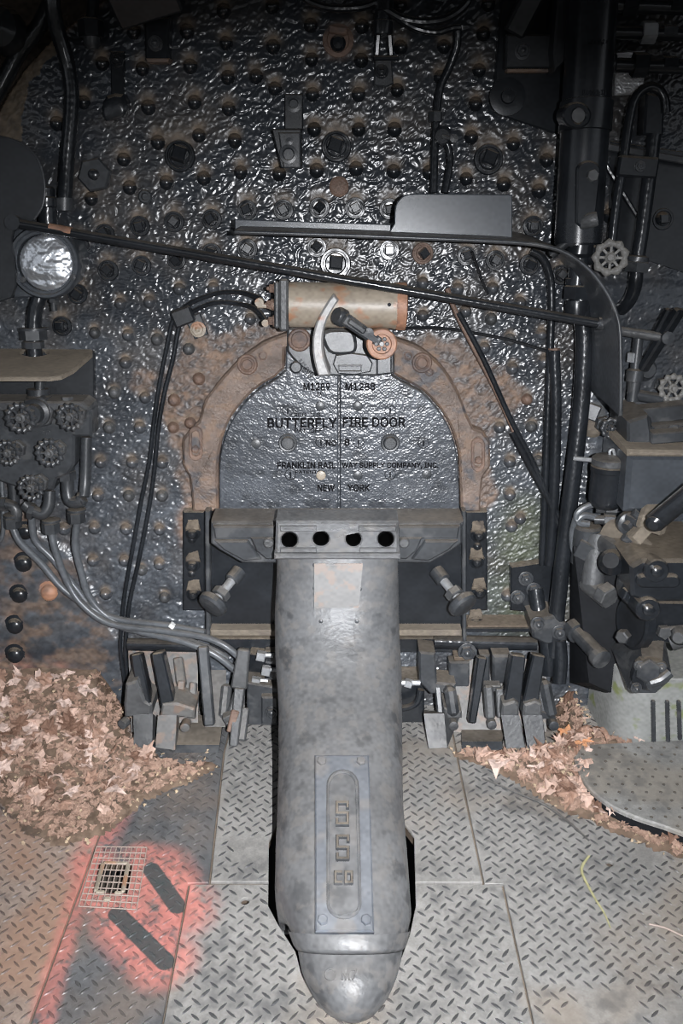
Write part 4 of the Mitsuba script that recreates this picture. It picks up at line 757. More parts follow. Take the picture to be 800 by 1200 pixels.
add('plate', prismp([(169, 20), (199, 20), (197, 71), (170, 71)], -.002, .05, .004), 'black_gloss', UB); add('arm', bar(P(158, -30, .14), P(180, 20, .08), .16, .05, bev=.006), 'sheet_dark', UB)
add('bolt', bolt(P(182, 51, .05), AW, .014, .010), 'black_worn', UB); add('foot', prismp([(171, 68), (198, 68), (197, 73), (172, 73)], .0, .06, .002), 'rust_casting', UB)
LT = thing('strap_latch', 'thin black strap with a latch knuckle below it, upper left of the backhead', 'strap')
add('strap', prismp([(129, 60), (146, 60), (145, 112), (130, 112)], -.002, .016, .003), 'black_gloss', LT); add('bolt', bolt(P(137, 70, .016), AW, .014, .008), 'black_gloss', LT)
add('knuckle', lump(prismp(crv([(124, 112), (144, 110), (148, 128), (140, 138), (124, 141), (119, 128)], 2, True), -.002, .05, .008), .006, 50), 'black_gloss', LT)
XN = thing('hexagon_plug', 'large hexagon plug in the backhead right of the hanging conduit', 'plug')
add('hexagon', ngon(P(113, 206, -.002), AW, .043, .026, 6, .2, .004), 'black_worn', XN); add('screw', lathe([(.014, .024), (.013, .034), (.008, .037), (0, .037)], P(113, 206, 0), AW, 16), 'black_gloss', XN)
VT = thing('small_tube_plug', 'small tubular plug with an open end, below the large square plug at the upper left', 'plug')
add('body', lathe([(.018, -.002), (.018, .012), (.014, .016), (.010, .016), (.008, .006), (0, .006)], P(171, 231, 0), AW, 16), 'black_worn', VT)

# ---------------------------------------------------------------- upper middle
HB2 = thing('hanging_hook', 'black hanging strap with a box shaped lower end, upper middle of the backhead', 'bracket')
add('strap', prismp([(333, 110), (355, 110), (355, 152), (333, 152)], -.002, .018, .003), 'sheet_dark', HB2)
add('ring', lathe([(.020, 0), (.020, .006), (.012, .007), (.010, .001), (0, .001)], P(344, 122, .017), AW, 18), 'black_worn', HB2)
add('box_end', prismp([(326, 155), (352, 155), (352, 197), (332, 197)], .075, .09, .003), 'black_worn', HB2); add('box_side', prismp([(318, 151), (353, 151), (353, 197), (329, 197)], -.002, .076, .003), 'sheet_dark', HB2)
add('ring', lathe([(.022, 0), (.022, .008), (.015, .009), (.012, .001), (0, .001)], P(338, 181, .089), AW, 18), 'black_worn', HB2)
add('lug', lathe([(.009, 0), (.009, .006), (0, .007)], P(339, 166, .089), AW, 12), 'black_worn', HB2)
RP = thing('rusty_plug', 'rusty plug with a bar across it near the top edge, right of the middle', 'plug')
add('boss', lathe([(.040, -.002), (.038, .006), (.028, .008), (.026, .012), (0, .012)], P(396, 48, 0), AW, 22), 'rust', RP); add('knob', lathe([(.019, 0), (.019, .012), (.013, .018), (0, .019)], P(396, 52, .01), AW, 16), 'black_gloss', RP); add('crossbar', bar(P(385, 34, .02), P(407, 37, .02), .018, .014, (0, 0, 1)), 'rust', RP)
RS = add('rusty_stud', lump(lathe([(.026, -.002), (.025, .008), (.018, .013), (0, .014)], P(397, 219, 0), AW, 18), .004, 90), 'rust', None, 'rusty flat stud between the large square plug and the row of plugs', 'stud')
TF = thing('fork_fitting', 'upright black pipe fitting on a bolted foot at the top edge', 'pipe fitting')
add('barrel', lathe([(.022, 0), (.024, .004), (.024, .03), (.020, .032), (.020, .05), (.026, .052), (.026, .085), (.016, .09), (.016, .10)], P(448, 42, .06), (0, .1, 1), 20), 'black_gloss', TF)
add('fork', cat([bar(P(443, 40, .06), P(441, 66, .05), .013, .03), bar(P(456, 40, .06), P(458, 66, .05), .013, .03), blk(437, 65, 467, 71, .0, .075, .003)]), 'black_gloss', TF)
add('foot', prismp([(439, 68), (459, 70), (461, 98), (452, 102), (438, 100)], -.002, .03, .003), 'black_worn', TF); add('bolt', bolt(P(447, 84, .03), AW, .013, .009), 'black_gloss', TF)
for q, r, lb in (([(352, -6), (366, 4), (390, 10), (420, 9), (438, 4), (452, -4)], .0085, 'black hose looping across the top edge left of the upright fitting'), ([(440, 4), (456, 14), (474, 23), (500, 26), (525, 21), (545, 6), (552, -10)], .010, 'black hose looping across the top edge right of the upright fitting'), ([(468, 22), (486, 33), (510, 38), (530, 33), (540, 32)], .0075, 'thin black hose below the loop at the top edge')):
    add('rubber_hose', tube([P(x, y, .075) for x, y in q], r, 10), 'black_pipe', None, lb, 'hose')
TP = thing('cock_pipe', 'black pipe with a small cock in it, above the shelf and right of the middle', 'pipe')
add('tube', tube([P(x, y, d) for x, y, d in ((536, 30, .07), (535, 55, .06), (526, 80, .05), (515, 105, .045), (511, 140, .045), (509, 180, .045), (508, 226, .05))], .0098, 12), 'black_pipe', TP)
add('nut', ngon(P(510, 143, .045), (0, .1, 1), .017, .024, 6, .2, .002), 'black_worn', TP, 'bright worn nut')
add('branch_tube', tube([P(x, y, d) for x, y, d in ((518, 160, .05), (525, 172, .045), (527, 192, .045), (521, 226, .05))], .009, 12), 'black_pipe', TP)
CK = add('cock', cat([lathe([(.022, -.01), (.022, .02), (.012, .024), (0, .024)], P(518, 160, .045), AW, 18), lathe([(.017, 0), (.017, .006), (.010, .006)], P(518, 160, .068), AW, 16)]), 'black_gloss', TP); add('lever', cat([rod(P(518, 160, .075), P(530, 163, .085), .005), lathe([(.010, -.01), (.010, .012), (0, .014)], P(531, 163, .085), AW, 12)]), 'grey_iron', CK)

# ---------------------------------------------------------------- folded shelf, grab rod
SH = thing('folded_shelf', 'long black sheet shelf above the fire door whose right end is folded down', 'shelf')
pf = crv([(275, 272), (380, 275), (460, 278), (540, 281), (600, 284), (636, 288), (664, 297), (690, 316), (710, 342), (722, 368), (726, 390), (727, 430), (727, 487)], 4)
D1 = .33
add('sheet', sheet_y(PX(pf, D1), .0, D1, .007), 'sheet_gloss', SH, smooth=40)
add('upright', prismp([(452, 279), (462, 262)]+crv([(462, 258), (464, 240), (474, 229), (490, 227)], 4).tolist()+[(600, 228), (600, 284)], .215, .221, .002), 'sheet_gloss', SH, 'shiny upright plate')
add('fold', prismp([(275, 257), (458, 263), (458, 277), (275, 272)], .19, .196, .002), 'sheet_gloss', SH)
add('front_lip', tube([P(x, y, D1) for x, y in pf], .005, 8, False), 'black_worn', SH, smooth=True)
GB = thing('grab_rod', 'long thin black rod slanting down across the picture in front of the fire door', 'rod')
add('rod', rod(P(14, 261, .17), P(707, 380, .19), .0113, 16), 'black_pipe', GB, smooth=True)
add('end_eye', lathe([(.018, -.012), (.018, .012), (0, .012)], P(16, 261, .17), AW, 16), 'black_gloss', GB)
add('rust_spot', rod(P(58, 267.4, .1708), P(84, 272, .1722), .0117, 14), 'rust_bright', GB, 'orange rust on the rod')
add('end_nut', lathe([(.016, 0), (.016, .014), (0, .014)], P(706, 380, .19), P(14, 261, .17)-P(707, 380, .19), 14), 'black_worn', GB)

# ---------------------------------------------------------------- shaker levers at both sides of the conduit
def leg(p0, p1, w, t, **k): return bar(P(*p0), P(*p1), w, t, **k)
SA = thing('shaker_stand', 'grey and black grate shaker stand with upright lever stubs left of the conduit', 'lever stand')
add('back_rail', rod(P(150, 755, .05), P(231, 757, .05), .018, 14), 'black_pipe', SA)
add('back_plate', hull([P(x, y, d) for x, y, d in ((150, 760, .02), (232, 760, .02), (232, 760, .05), (150, 760, .05), (154, 858, .16), (232, 858, .16), (154, 858, .02), (232, 858, .02))]), 'rust_patch', SA, 'sloping back plate covered in dust')
add('side_plate', hull([P(x, y, d) for x, y, d in ((244, 785, .03), (265, 785, .03), (244, 785, .07), (265, 785, .07), (240, 852, .17), (264, 852, .17), (240, 852, .02), (264, 852, .02))]), 'grey_iron', SA)
add('base_block', lump(hull([P(x, y, d) for x, y, d in ((206, 838, .12), (262, 838, .12), (204, 873, .225), (257, 873, .225), (205, 887, .225), (256, 887, .225), (206, 860, .02), (262, 860, .02))]).subdivide_to_size(.03), .002, 40), 'black_worn', SA)
for i, (a, b, w, t, w1, m) in enumerate((((161, 765, .145), (172, 827, .185), .026, .050, .036, 'black_gloss'), ((186, 763, .15), (199, 828, .185), .030, .050, .038, 'black_gloss'), ((238, 757, .13), (246, 850, .20), .028, .030, .028, 'black_worn'), ((286, 760, .12), (280, 806, .14), .034, .030, .044, 'grey_iron'))):
    add('lever_stub', leg(a, b, w, t, w1=w1, bev=.004), m, SA)
add('socket', cat([prismp([(147, 802), (160, 798), (170, 822), (178, 826), (178, 838), (146, 842), (145, 826)], .12, .21, .006), lathe([(.014, 0), (.014, .02), (.009, .022), (0, .022)], P(148, 845, .17), (-.4, -.8, 0), 12)]), 'grey_iron', SA)
pd = add('treadle', lump(hull([P(x, y, d) for x, y, d in ((156, 838, .21), (179, 836, .21), (178, 876, .245), (157, 881, .245), (160, 842, .15), (183, 840, .15), (182, 872, .19), (160, 872, .19))]).subdivide_to_size(.03), .003, 50), 'grey_iron', SA)
add('socket', cat([prismp([(190, 826), (206, 824), (228, 831), (227, 843), (207, 840), (187, 842)], .13, .215, .005), lathe([(.013, 0), (.013, .035), (.008, .037), (0, .037)], P(219, 846, .18), AW, 12)]), 'rust_patch', SA)
add('treadle', lump(hull([P(x, y, d) for x, y, d in ((185, 838, .215), (207, 838, .215), (205, 879, .245), (182, 876, .245), (189, 840, .15), (210, 840, .15), (209, 870, .19), (188, 870, .19))]).subdivide_to_size(.03), .003, 50), 'rust_patch', SA)
add('fork', cat([leg((213, 798, .12), (211, 840, .17), .020, .03), leg((227, 800, .12), (225, 842, .17), .018, .03), leg((209, 772, .07), (213, 802, .12), .026, .03)]), 'rust_patch', SA)
add('mount', cat([leg((283, 800, .13), (268, 850, .17), .026, .04, bev=.006), leg((266, 802, .10), (262, 842, .15), .028, .04, bev=.008), leg((281, 806, .16), (274, 874, .215), .028, .03, w1=.022), leg((287, 830, .14), (282, 868, .19), .026, .03), leg((262, 842, .18), (283, 832, .18), .018, .03, side=(0, 0, 1))]), 'grey_iron', SA)
add('rust_pad', leg((276, 832, .193), (270, 858, .207), .022, .012), 'rust', SA)
add('housing', cat([prismp([(289, 800), (326, 806), (326, 851), (289, 850)], .0, .12, .004), prismp([(306, 817), (325, 817), (325, 849), (306, 849)], .10, .14, .004)]), 'black_worn', SA); add('bolt', bolt(P(318, 835, .14), AW, .014, .008), 'black_worn', SA)
for x, y in ((312, 784), (306, 767), (300, 797)): add('nut', cat([ngon(P(x, y, .09), AW, .017, .022, 4, .6, .002), rod(P(x, y, .095), P(x+14, y+1, .095), .007, 8)]), 'grey_metal', SA)
add('dark_bracket', cat([leg((292, 772, .05), (322, 776, .06), .06, .04, side=(0, 0, 1)), leg((318, 760, .06), (320, 815, .07), .04, .04)]), 'black_gloss', SA)

SB = thing('shaker_stand', 'black grate shaker stand with upright lever stubs right of the conduit', 'lever stand')
add('back_rail', cat([rod(P(508, 752, .055), P(628, 754, .055), .020, 14), prismp([(545, 736), (620, 736), (622, 741), (545, 741)], .0, .075, .002)]), 'black_pipe', SB)
add('rail_dust', prismp([(548, 733.5), (618, 733.5), (620, 736), (547, 736)], .0, .07, .001), 'rust_dirt', SB)
add('rail_bolt', cat([bolt(P(547, 764, .075), AW, .020, .014)]), 'black_worn', SB)
add('back_plate', hull([P(x, y, d) for x, y, d in ((527, 772, .02), (640, 772, .02), (640, 772, .045), (527, 772, .045), (530, 858, .15), (640, 858, .15), (530, 858, .02), (640, 858, .02))]), 'rust_patch', SB, 'sloping back plate covered in dust')
add('web', cat([blk(526, 776, 550, 808, .05, .085, .004), blk(562, 768, 574, 812, .06, .10, .004), blk(577, 768, 598, 802, .06, .115, .006)]), 'black_worn', SB)
add('guide', cat([prismp([(491, 764), (510, 766), (512, 800), (534, 802), (534, 812), (505, 814), (491, 800)], .06, .13, .005), leg((526, 804, .15), (531, 838, .17), .032, .05, bev=.010), leg((512, 804, .11), (515, 836, .14), .016, .04)]), 'black_worn', SB)
add('treadle', lump(hull([P(x, y, d) for x, y, d in ((496, 836, .19), (520, 836, .19), (524, 876, .235), (502, 877, .235), (497, 832, .12), (540, 836, .12), (524, 860, .15), (498, 860, .15))]).subdivide_to_size(.03), .003, 50), 'grey_iron', SB)
add('guide_arm', cat([prismp([(520, 830), (541, 834), (541, 842), (520, 843)], .10, .18, .004), lathe([(.013, 0), (.013, .03), (.008, .032), (0, .032)], P(530, 845, .165), AW, 12)]), 'grey_iron', SB)
for a, b, w, t, w1 in (((564, 769, .15), (552, 846, .195), .026, .040, .020), ((606, 766, .15), (598, 826, .18), .038, .045, .046), ((630, 766, .15), (619, 824, .18), .034, .045, .042)):
    add('lever_stub', leg(a, b, w, t, w1=w1, bev=.004), 'black_gloss', SB)
add('fork', cat([leg((571, 802, .15), (574, 842, .175), .026, .035, bev=.006), leg((584, 806, .15), (586, 840, .175), .020, .03), leg((566, 804, .14), (586, 804, .14), .02, .03, side=(0, 0, 1)), lathe([(.013, 0), (.013, .02), (.008, .022), (0, .022)], P(575, 846, .165), AW, 12)]), 'grey_iron', SB)
for x0, x1, x2, x3 in ((587, 608, 615, 593), (612, 635, 639, 618)):
    add('socket', prismp([(x0+2, 826), (x0+16, 822), (x1, 826), (x1, 840), (x0, 840)], .13, .215, .005), 'grey_iron', SB)
    add('treadle', lump(hull([P(x, y, d) for x, y, d in ((x0, 838, .22), (x1, 838, .22), (x2, 876, .25), (x3, 877, .25), (x0+4, 838, .15), (x1, 838, .15), (x2, 868, .19), (x3, 868, .19))]).subdivide_to_size(.03), .0025, 50), 'grey_iron', SB)
add('arm', cat([leg((636, 796, .15), (645, 840, .175), .032, .05, bev=.010), leg((628, 800, .14), (636, 838, .17), .014, .04), prismp([(634, 834), (651, 838), (651, 843), (634, 843)], .12, .19, .003), lathe([(.014, 0), (.014, .03), (.009, .032), (0, .032)], P(646, 845, .17), AW, 12)]), 'black_worn', SB)
add('base_block', lump(hull([P(x, y, d) for x, y, d in ((540, 850, .12), (592, 850, .12), (541, 869, .215), (588, 869, .215), (541, 884, .215), (588, 882, .215), (534, 870, .02), (592, 860, .02))]).subdivide_to_size(.03), .002, 40), 'black_worn', SB)
add('valve_box', prismp([(463, 800), (497, 800), (497, 850), (463, 850)], .0, .09, .004), 'black_gloss', SB)
add('union', cat([rod(P(463, 800, .13), P(492, 800, .13), .008, 8), ngon(P(478, 799, .12), AW, .014, .02, 4, .5, .002)]), 'grey_metal', SB)
add('drain_bend', tube([P(x, y, .13) for x, y in ((493, 808), (489, 822), (478, 829), (462, 830))], .010, 10), 'black_pipe', SB)
add('step_dust', prismp([(532, 770.5), (552, 770.5), (552, 774), (532, 774)], .0, .08, .001), 'rust_dirt', SB)

# ---------------------------------------------------------------- right side: gusset, air cylinder, pipes
GU = thing('gusset_plate', 'black gusset plate with a rounded corner and a box bracket at the top right', 'plate')
add('plate', prismp([(589, -20)]+crv([(578, 112), (577, 124), (581, 132), (590, 137)], 4).tolist()+[(660, 160), (700, 165), (700, -20)], -.002, .028, .004), 'black_gloss', GU)
add('boss', lathe([(.045, 0), (.044, .008), (.030, .010), (.018, .010), (.016, .018), (0, .019)], P(594, 114, .026), AW, 24), 'black_gloss', GU)
add('box_bracket', cat([prismp([(593, 40), (648, 40), (646, 80), (592, 80)], .02, .075, .004), prismp([(655, -20), (668, -20), (664, 70), (650, 84), (648, 60)], .02, .13, .004), bar(P(600, 40, .06), P(636, -30, .10), .05, .05, bev=.006)]), 'sheet_dark', GU); add('bolt', bolt(P(612, 60, .074), AW, .015, .010), 'black_worn', GU)
add('lip', prismp([(594, 80), (648, 80), (648, 85), (594, 85)], .02, .06, .002), 'rust_casting', GU)
AC = thing('air_cylinder', 'large upright black cylinder with a strap round it at the upper right', 'cylinder')
c0, c1 = P(697, -40, .17), P(678, 266, .17)
ACb = add('barrel', lathe([(.050, 0), (.056, .004), (.056, .60), (.056, np.linalg.norm(c1-c0)-.004), (.050, np.linalg.norm(c1-c0)), (0, np.linalg.norm(c1-c0))], c0, c1-c0, 44), 'black_gloss', AC, smooth=30)
ax = (c1-c0)/np.linalg.norm(c1-c0); pb = lambda x, y: c0+ax*np.dot(P(x, y, .17)-c0, ax)
cl = pb(686, 137); add('strap', lathe([(.056, -.034), (.061, -.032), (.061, .032), (.056, .034)], cl, ax, 44), 'black_gloss', AC, smooth=30)
add('strap_ear', prismp(ell(676, 135, 17, 16, 20), .17, .236, .004, [ell(678, 135, 8, 9, 14)]), 'black_gloss', AC); add('pin', lathe([(.017, 0), (.017, .003), (0, .003)], P(678, 136, .228), AW, 16), 'grey_iron', AC)
add('pocket', prismp(ell(690, 200, 14, 12, 12, 0, 180)+[(675, 262), (680, 266), (698, 255)], .17, .236, .004), 'black_gloss', AC); add('bolt', bolt(P(694, 206, .236), AW, .014, .008, .3, False, False), 'grey_iron', AC)
add('nub', tube([P(680, 262, .22), P(692, 258, .235), P(700, 256, .24)], [.014, .018, .016], 12), 'grey_iron', AC)
add('lettering', text('M 7 8 9 2 4', 700, 49, .2335, 24, 5, .004), 'black_gloss', AC, smooth=False); add('lettering', text('U.0061 11', 696, 108, .2335, 28, 6, .004), 'black_gloss', AC, smooth=False)
def hpipe(y, x0, x1, hexes, d, r, lb, m='black_pipe'):
    k = thing('cross_pipe', lb, 'pipe'); add('tube', rod(P(x0, y, d), P(x1, y+3, d), r), m, k)
    for x, R, mm in hexes: add('hexagon', ngon(P(x-6, y, d), (1, 0, 0), R, .034, 6, .3, .003), mm, k)
    return k
k = hpipe(38, 706, 830, ((757, .026, 'grey_metal'), (782, .017, 'black_worn')), .12, .015, 'upper black pipe with a bright hexagon, right of the large cylinder')
k = hpipe(76, 706, 830, ((747, .028, 'black_gloss'), (782, .020, 'black_gloss')), .14, .016, 'lower black pipe with a dark hexagon, right of the large cylinder')
add('flange', lathe([(.030, 0), (.030, .012), (.022, .018), (0, .018)], P(711, 75, .15), (1, 0, 0), 18), 'black_gloss', k)
hpipe(6, 700, 830, ((735, .024, 'black_gloss'), (790, .022, 'black_gloss')), .12, .017, 'black pipe along the top edge at the right corner')
AL = thing('alloy_plate', 'bright rough metal plate behind the pipes at the upper right', 'plate'); add('plate', prismp([(721, 61), (757, 58), (754, 110), (720, 112)], -.002, .04, .003), 'alloy', AL)
LB = add('backing_plate', prismp([(715, 165), (830, 182), (830, 330), (712, 290)], -.004, .006, .002), 'black_gloss', None, 'black plate on the backhead behind the upright pipes at the right edge', 'plate')
add('slant_strap', bar(P(710, 172, .03), P(830, 193, .03), .018, .012, (0, 0, 1)), 'black_worn', None, 'narrow flat strap behind the clamp at the upper right', 'strap')
LO = thing('loop_pipe', 'black pipe looping over at the top beside a dark box, upper right', 'pipe')
add('tube', tube([P(x, y, .10) for x, y in ((716, 292), (722, 240), (730, 190), (737, 140), (744, 115), (757, 103), (770, 104), (778, 116), (780, 132))], .0115, 12), 'black_pipe', LO)
add('dark_box', prismp([(757, 108), (779, 112), (777, 160), (754, 158)], .05, .10, .005), 'black_gloss', LO)
UP_ = thing('upright_pipe', 'black upright pipe with a union nut and a bend at its foot, upper right', 'pipe')
add('tube', tube([P(x, y, d) for x, y, d in ((766, 158, .09), (760, 210, .09), (752, 270, .09), (746, 310, .09), (744, 334, .085), (737, 352, .06), (728, 362, .02))], .0175, 14), 'black_pipe', UP_)
add('union', cat([ngon(P(745, 319, .09), (.08, .1, 1), .032, .026, 6, .2, .003), lathe([(.028, 0), (.028, .012), (.02, .016)], P(746, 307, .09), (.08, .1, 1), 18)]), 'black_worn', UP_)
CM = thing('pipe_clamp', 'flat black clamp joining the two upright pipes at the upper right', 'clamp'); add('plate', bar(P(723, 194, .115), P(770, 197, .115), .048, .022, (0, 0, 1), bev=.005), 'black_gloss', CM); add('bolt', bolt(P(750, 195, .127), AW, .010, .008), 'black_worn', CM)
add('thin_rod', rod(P(708, 190, .05), P(748, 256, .05), .006, 8), 'black_pipe', None, 'thin slanting rod behind the upright pipes at the upper right', 'rod')
GV = thing('globe_valve', 'black valve with a slanting stem under the large cylinder, beside the folded shelf', 'valve')
add('stem', cat([rod(P(646, 299, .16), P(690, 262, .20), .011), rod(P(665, 284, .17), P(690, 262, .20), .016)]), 'black_worn', GV)
add('body', cat([lathe([(.024, -.09), (.024, -.02), (.034, -.01), (.034, .02), (.024, .03), (.02, .07)], P(679, 293, .08), (0, .1, 1), 20), rod(P(686, 296, .07), P(712, 300, .07), .028)]), 'black_gloss', GV)
wheel(715, 302, 20.5, .13, 9, None, 'wheel_grey', 'wheel_grey', 8, AW+np.array([-.25, 0, 0]), 'valve_handwheel', 'grey round valve handwheel with cut out spokes, right of the folded shelf', 'handwheel')
MP = thing('steam_pipe', 'thick black pipe running down from a hexagon union behind the folded end of the shelf', 'pipe')
add('tube', tube([P(x, y, d) for x, y, d in ((677, 330, .07), (682, 372, .07), (684, 410, .07), (680, 480, .07), (672, 550, .075), (662, 630, .08), (654, 700, .09), (650, 740, .10), (648, 768, .10))], .0225, 16), 'black_pipe', MP)
add('union', cat([ngon(P(675, 350, .07), (0, .1, 1), .036, .034, 6, .25, .004), lathe([(.030, 0), (.030, .016), (.022, .02)], P(676, 334, .07), (0, .1, 1), 20), lathe([(.028, 0), (.031, -.02), (.027, -.05)], P(676, 352, .07), (0, .1, 1), 20)]), 'black_gloss', MP)
for q, r, lb in (([(622, 294, .05), (634, 301, .05), (642, 316, .045), (646, 345, .04), (644, 420, .035), (641, 500, .035), (638, 590, .035), (635, 662, .035)], .0100, 'thin black pipe bending down under the shelf, left of the thick pipe'), ([(649, 411, .05), (651, 470, .05), (650, 540, .05), (647, 610, .05), (644, 662, .05)], .0150, 'black pipe with an open top between the thin pipe and the thick pipe')):
    RPK = add('rising_pipe', tube([P(*a) for a in q], r, 12), 'black_pipe', None, lb, 'pipe')
add('mouth', lathe([(.0155, 0), (.0155, .004), (.012, .004), (.011, .001), (0, .001)], P(649, 410, .05), (0, .1, 1), 14), 'rust', RPK, 'rusty open mouth')
for q, r, ms, lb in (([(524, 338, .05), (534, 366, .05), (556, 410, .045), (578, 452, .04), (600, 500, .045), (604, 516, .045)], .0065, 'rust', 'rusty thin rod slanting down right of the fire door'), ([(537, 366, .06), (566, 420, .055), (600, 495, .05), (626, 545, .05), (657, 622, .06)], .0072, 'black_pipe', 'black thin rod slanting down to the thick pipe'), ([(600, 506, .045), (618, 540, .045), (640, 580, .05), (655, 606, .055)], .0095, 'black_pipe', 'thicker black rod continuing the rusty thin rod')):
    add('slanting_rod', tube([P(*a) for a in q], r, 8), ms, None, lb, 'rod')
add('thin_wire', tube([P(x, y, d) for x, y, d in ((473, 385, .08), (500, 384, .05), (530, 386, .03), (560, 391, .02), (600, 399, .02), (645, 413, .03))], .0042, 8), 'cable_black', None, 'thin black wire running right from the operating cylinder', 'wire')
add('thin_wire', tube([P(x, y, d) for x, y, d in ((553, 295, .05), (560, 315, .03), (566, 332, .02), (572, 345, .015))], .0035, 8), 'cable_black', None, 'short thin wire hanging under the shelf', 'wire')
BP = thing('pipe_support', 'black bolted support plate around the foot of the upright pipes, right of the fire door', 'plate')
add('plate', prismp([(598, 664), (640, 658), (650, 664), (650, 720), (598, 716)], -.002, .03, .004), 'black_gloss', BP)
for x, y in ((616, 678), (625, 691), (606, 700)): add('bolt', bolt(P(x, y, .03), AW, .016, .012), 'black_worn', BP)
add('clamp', prismp([(622, 728), (648, 722), (664, 732), (664, 752), (640, 756), (624, 748)], .0, .12, .006), 'black_worn', BP)
for x, y in ((630, 731), (655, 741)): add('clamp_bolt', bolt(P(x, y, .12), AW, .016, .012), 'black_worn', BP)
add('foot_pipe', tube([P(x, y, d) for x, y, d in ((655, 750, .11), (657, 775, .12), (655, 800, .13))], .019, 14), 'black_pipe', BP)
add('short_pipe', tube([P(x, y, d) for x, y, d in ((627, 690, .04), (632, 720, .06), (641, 752, .09), (643, 790, .10))], .022, 12), 'black_pipe', BP)

# lever handle and small valves right of the folded shelf
LH = thing('lever_handle', 'black blade lever on a short rod at the right edge, right of the folded shelf', 'lever')
add('shaft', rod(P(727, 388, .10), P(782, 396, .15), .012), 'grey_iron', LH); add('blade', cat([bar(P(797, 362, .17), P(752, 434, .10), .030, .022, (1, 0, 1), bev=.005), bar(P(786, 362, .15), P(768, 396, .13), .026, .02, (1, 0, 1), bev=.005)]), 'black_gloss', LH)
add('pivot', lathe([(.016, 0), (.016, .012), (0, .014)], P(781, 396, .16), AW, 14), 'black_worn', LH); add('boss', lathe([(.034, 0), (.032, .02), (.022, .03), (.02, .05), (0, .05)], P(752, 432, .01), AW, 18), 'black_worn', LH)
QV = thing('small_valve', 'small upright valve with a bright nut, beside the lower end of the folded shelf', 'valve')
add('body', cat([lathe([(.016, 0), (.016, .05), (.022, .052), (.022, .08), (.014, .085), (.012, .17)], P(741, 470, .09), (0, .1, 1), 16), rod(P(741, 462, .09), P(775, 468, .09), .015)]), 'black_worn', QV); add('nut', ngon(P(741, 424, .09), (0, .1, 1), .016, .024, 6, .2, .002), 'grey_metal', QV)
wheel(788, 455, 17, .10, 12, None, 'wheel_grey', 'wheel_grey', 6, AW, 'valve_handwheel', 'grey handwheel at the right edge below the blade lever', 'handwheel')
wheel(716, 502, 12.5, .12, 9, None, 'black_worn', 'black_worn', 6, AW, 'valve_handwheel', 'small black handwheel below the lower end of the folded shelf', 'handwheel')
XP = thing('square_nut_plug', 'worn square nut on a dusty boss, left of the small black handwheel', 'plug'); add('nut', ngon(P(693, 482, .012), (-.3, -.9, .2), .030, .03, 4, .5, .003), 'black_worn', XP); add('boss', lathe([(.034, -.002), (.032, .012), (0, .014)], P(694, 484, .0), AW, 18), 'grey_iron', XP)
DB = thing('dusty_boss', 'round dusty bolt boss under the worn square nut', 'boss'); add('dome', lump(lathe([(.030, -.002), (.028, .014), (.02, .026), (.01, .03), (0, .031)], P(694, 500, .008), AW, 18), .003, 60), 'dust_tan', DB)

# ---------------------------------------------------------------- stoker engine at the lower right
EN = thing('stoker_engine', 'black dusty stoker engine casting filling the right edge of the picture', 'engine')
add('cap_casting', cat([prismp([(735, 494), (760, 486), (765, 522), (735, 530)], .06, .22, .006), prismp([(765, 500), (840, 492), (840, 527), (765, 527)], .06, .18, .006), lump(rod(P(752, 492, .14), P(756, 527, .20), .022), .004, 50), bar(P(760, 512, .22), P(840, 506, .22), .028, .04, (0, 0, 1)), bar(P(742, 486, .12), P(840, 476, .14), .04, .05, (0, 0, 1))]), 'black_worn', EN)
for x, y in ((752, 504), (790, 505), (773, 515)): add('bolt', bolt(P(x, y, .20), AW, .013, .012), 'black_worn', EN)
add('ledge', prismp([(735, 527), (840, 529), (840, 536), (735, 535)], .04, .285, .005), 'dust_tan', EN, 'dusty top ledge')
add('steam_chest', prismp([(736, 533), (840, 534), (840, 602), (731, 601)], .04, .26, .012), 'sheet_gloss', EN)
add('clamp_ring', tube([P(x, y, .27) for x, y in ((742, 600), (748, 606), (751, 616), (747, 626), (737, 632), (730, 629))], .010, 10), 'black_worn', EN)
add('link', cat([rod(P(737, 606, .24), P(748, 612, .27), .014), rod(P(733, 618, .26), P(745, 606, .24), .012), lathe([(.03, 0), (.03, .02), (.02, .025), (0, .025)], P(735, 612, .22), AW, 18)]), 'black_worn', EN)
for i, (x0, y0, x1, y1, r) in enumerate(((716, 622, 780, 668, .036), (708, 634, 752, 664, .030))):
    add('valve_tube', lump(rod(P(x0, y0, .16), P(x1, y1, .34), r, 20), .004, 40), 'dust_tan' if i == 0 else 'grey_iron', EN)
add('bracket_top', cat([bar(P(772, 590, .22), P(762, 618, .30), .07, .05, (1, 0, 0), bev=.01), bar(P(760, 612, .26), P(740, 634, .28), .05, .03, (1, 0, 1))]), 'dust_tan', EN)
add('toggle_handle', cat([rod(P(766, 613, .36), P(812, 575, .40), .024, 18), lathe([(.018, 0), (.02, .01), (.012, .016), (0, .016)], P(767, 612, .37), (-.5, -.8, -.2), 14)]), 'black_gloss', EN)
add('cover', prismp([(738, 664), (752, 656), (840, 656), (840, 706), (756, 706), (740, 700)], .14, .38, .008), 'black_gloss', EN)
add('panel_ridge', prismp(ell(754, 682, 8, 8, 8, 90, 270)+[(790, 690)]+ell(790, 682, 8, 8, 6, 270, 450)[1:-1]+[(790, 674)], .37, .392, .005), 'black_gloss', EN)
for x, y in ((768, 668), (758, 713)): add('cover_bolt', cat([lathe([(.030, -.06), (.030, .006), (.026, .010), (0, .010)], P(x, y, .385), AW, 20), lathe([(.014, 0), (.014, .016), (.008, .020), (0, .020)], P(x, y, .39), AW, 14)]), 'black_gloss', EN)
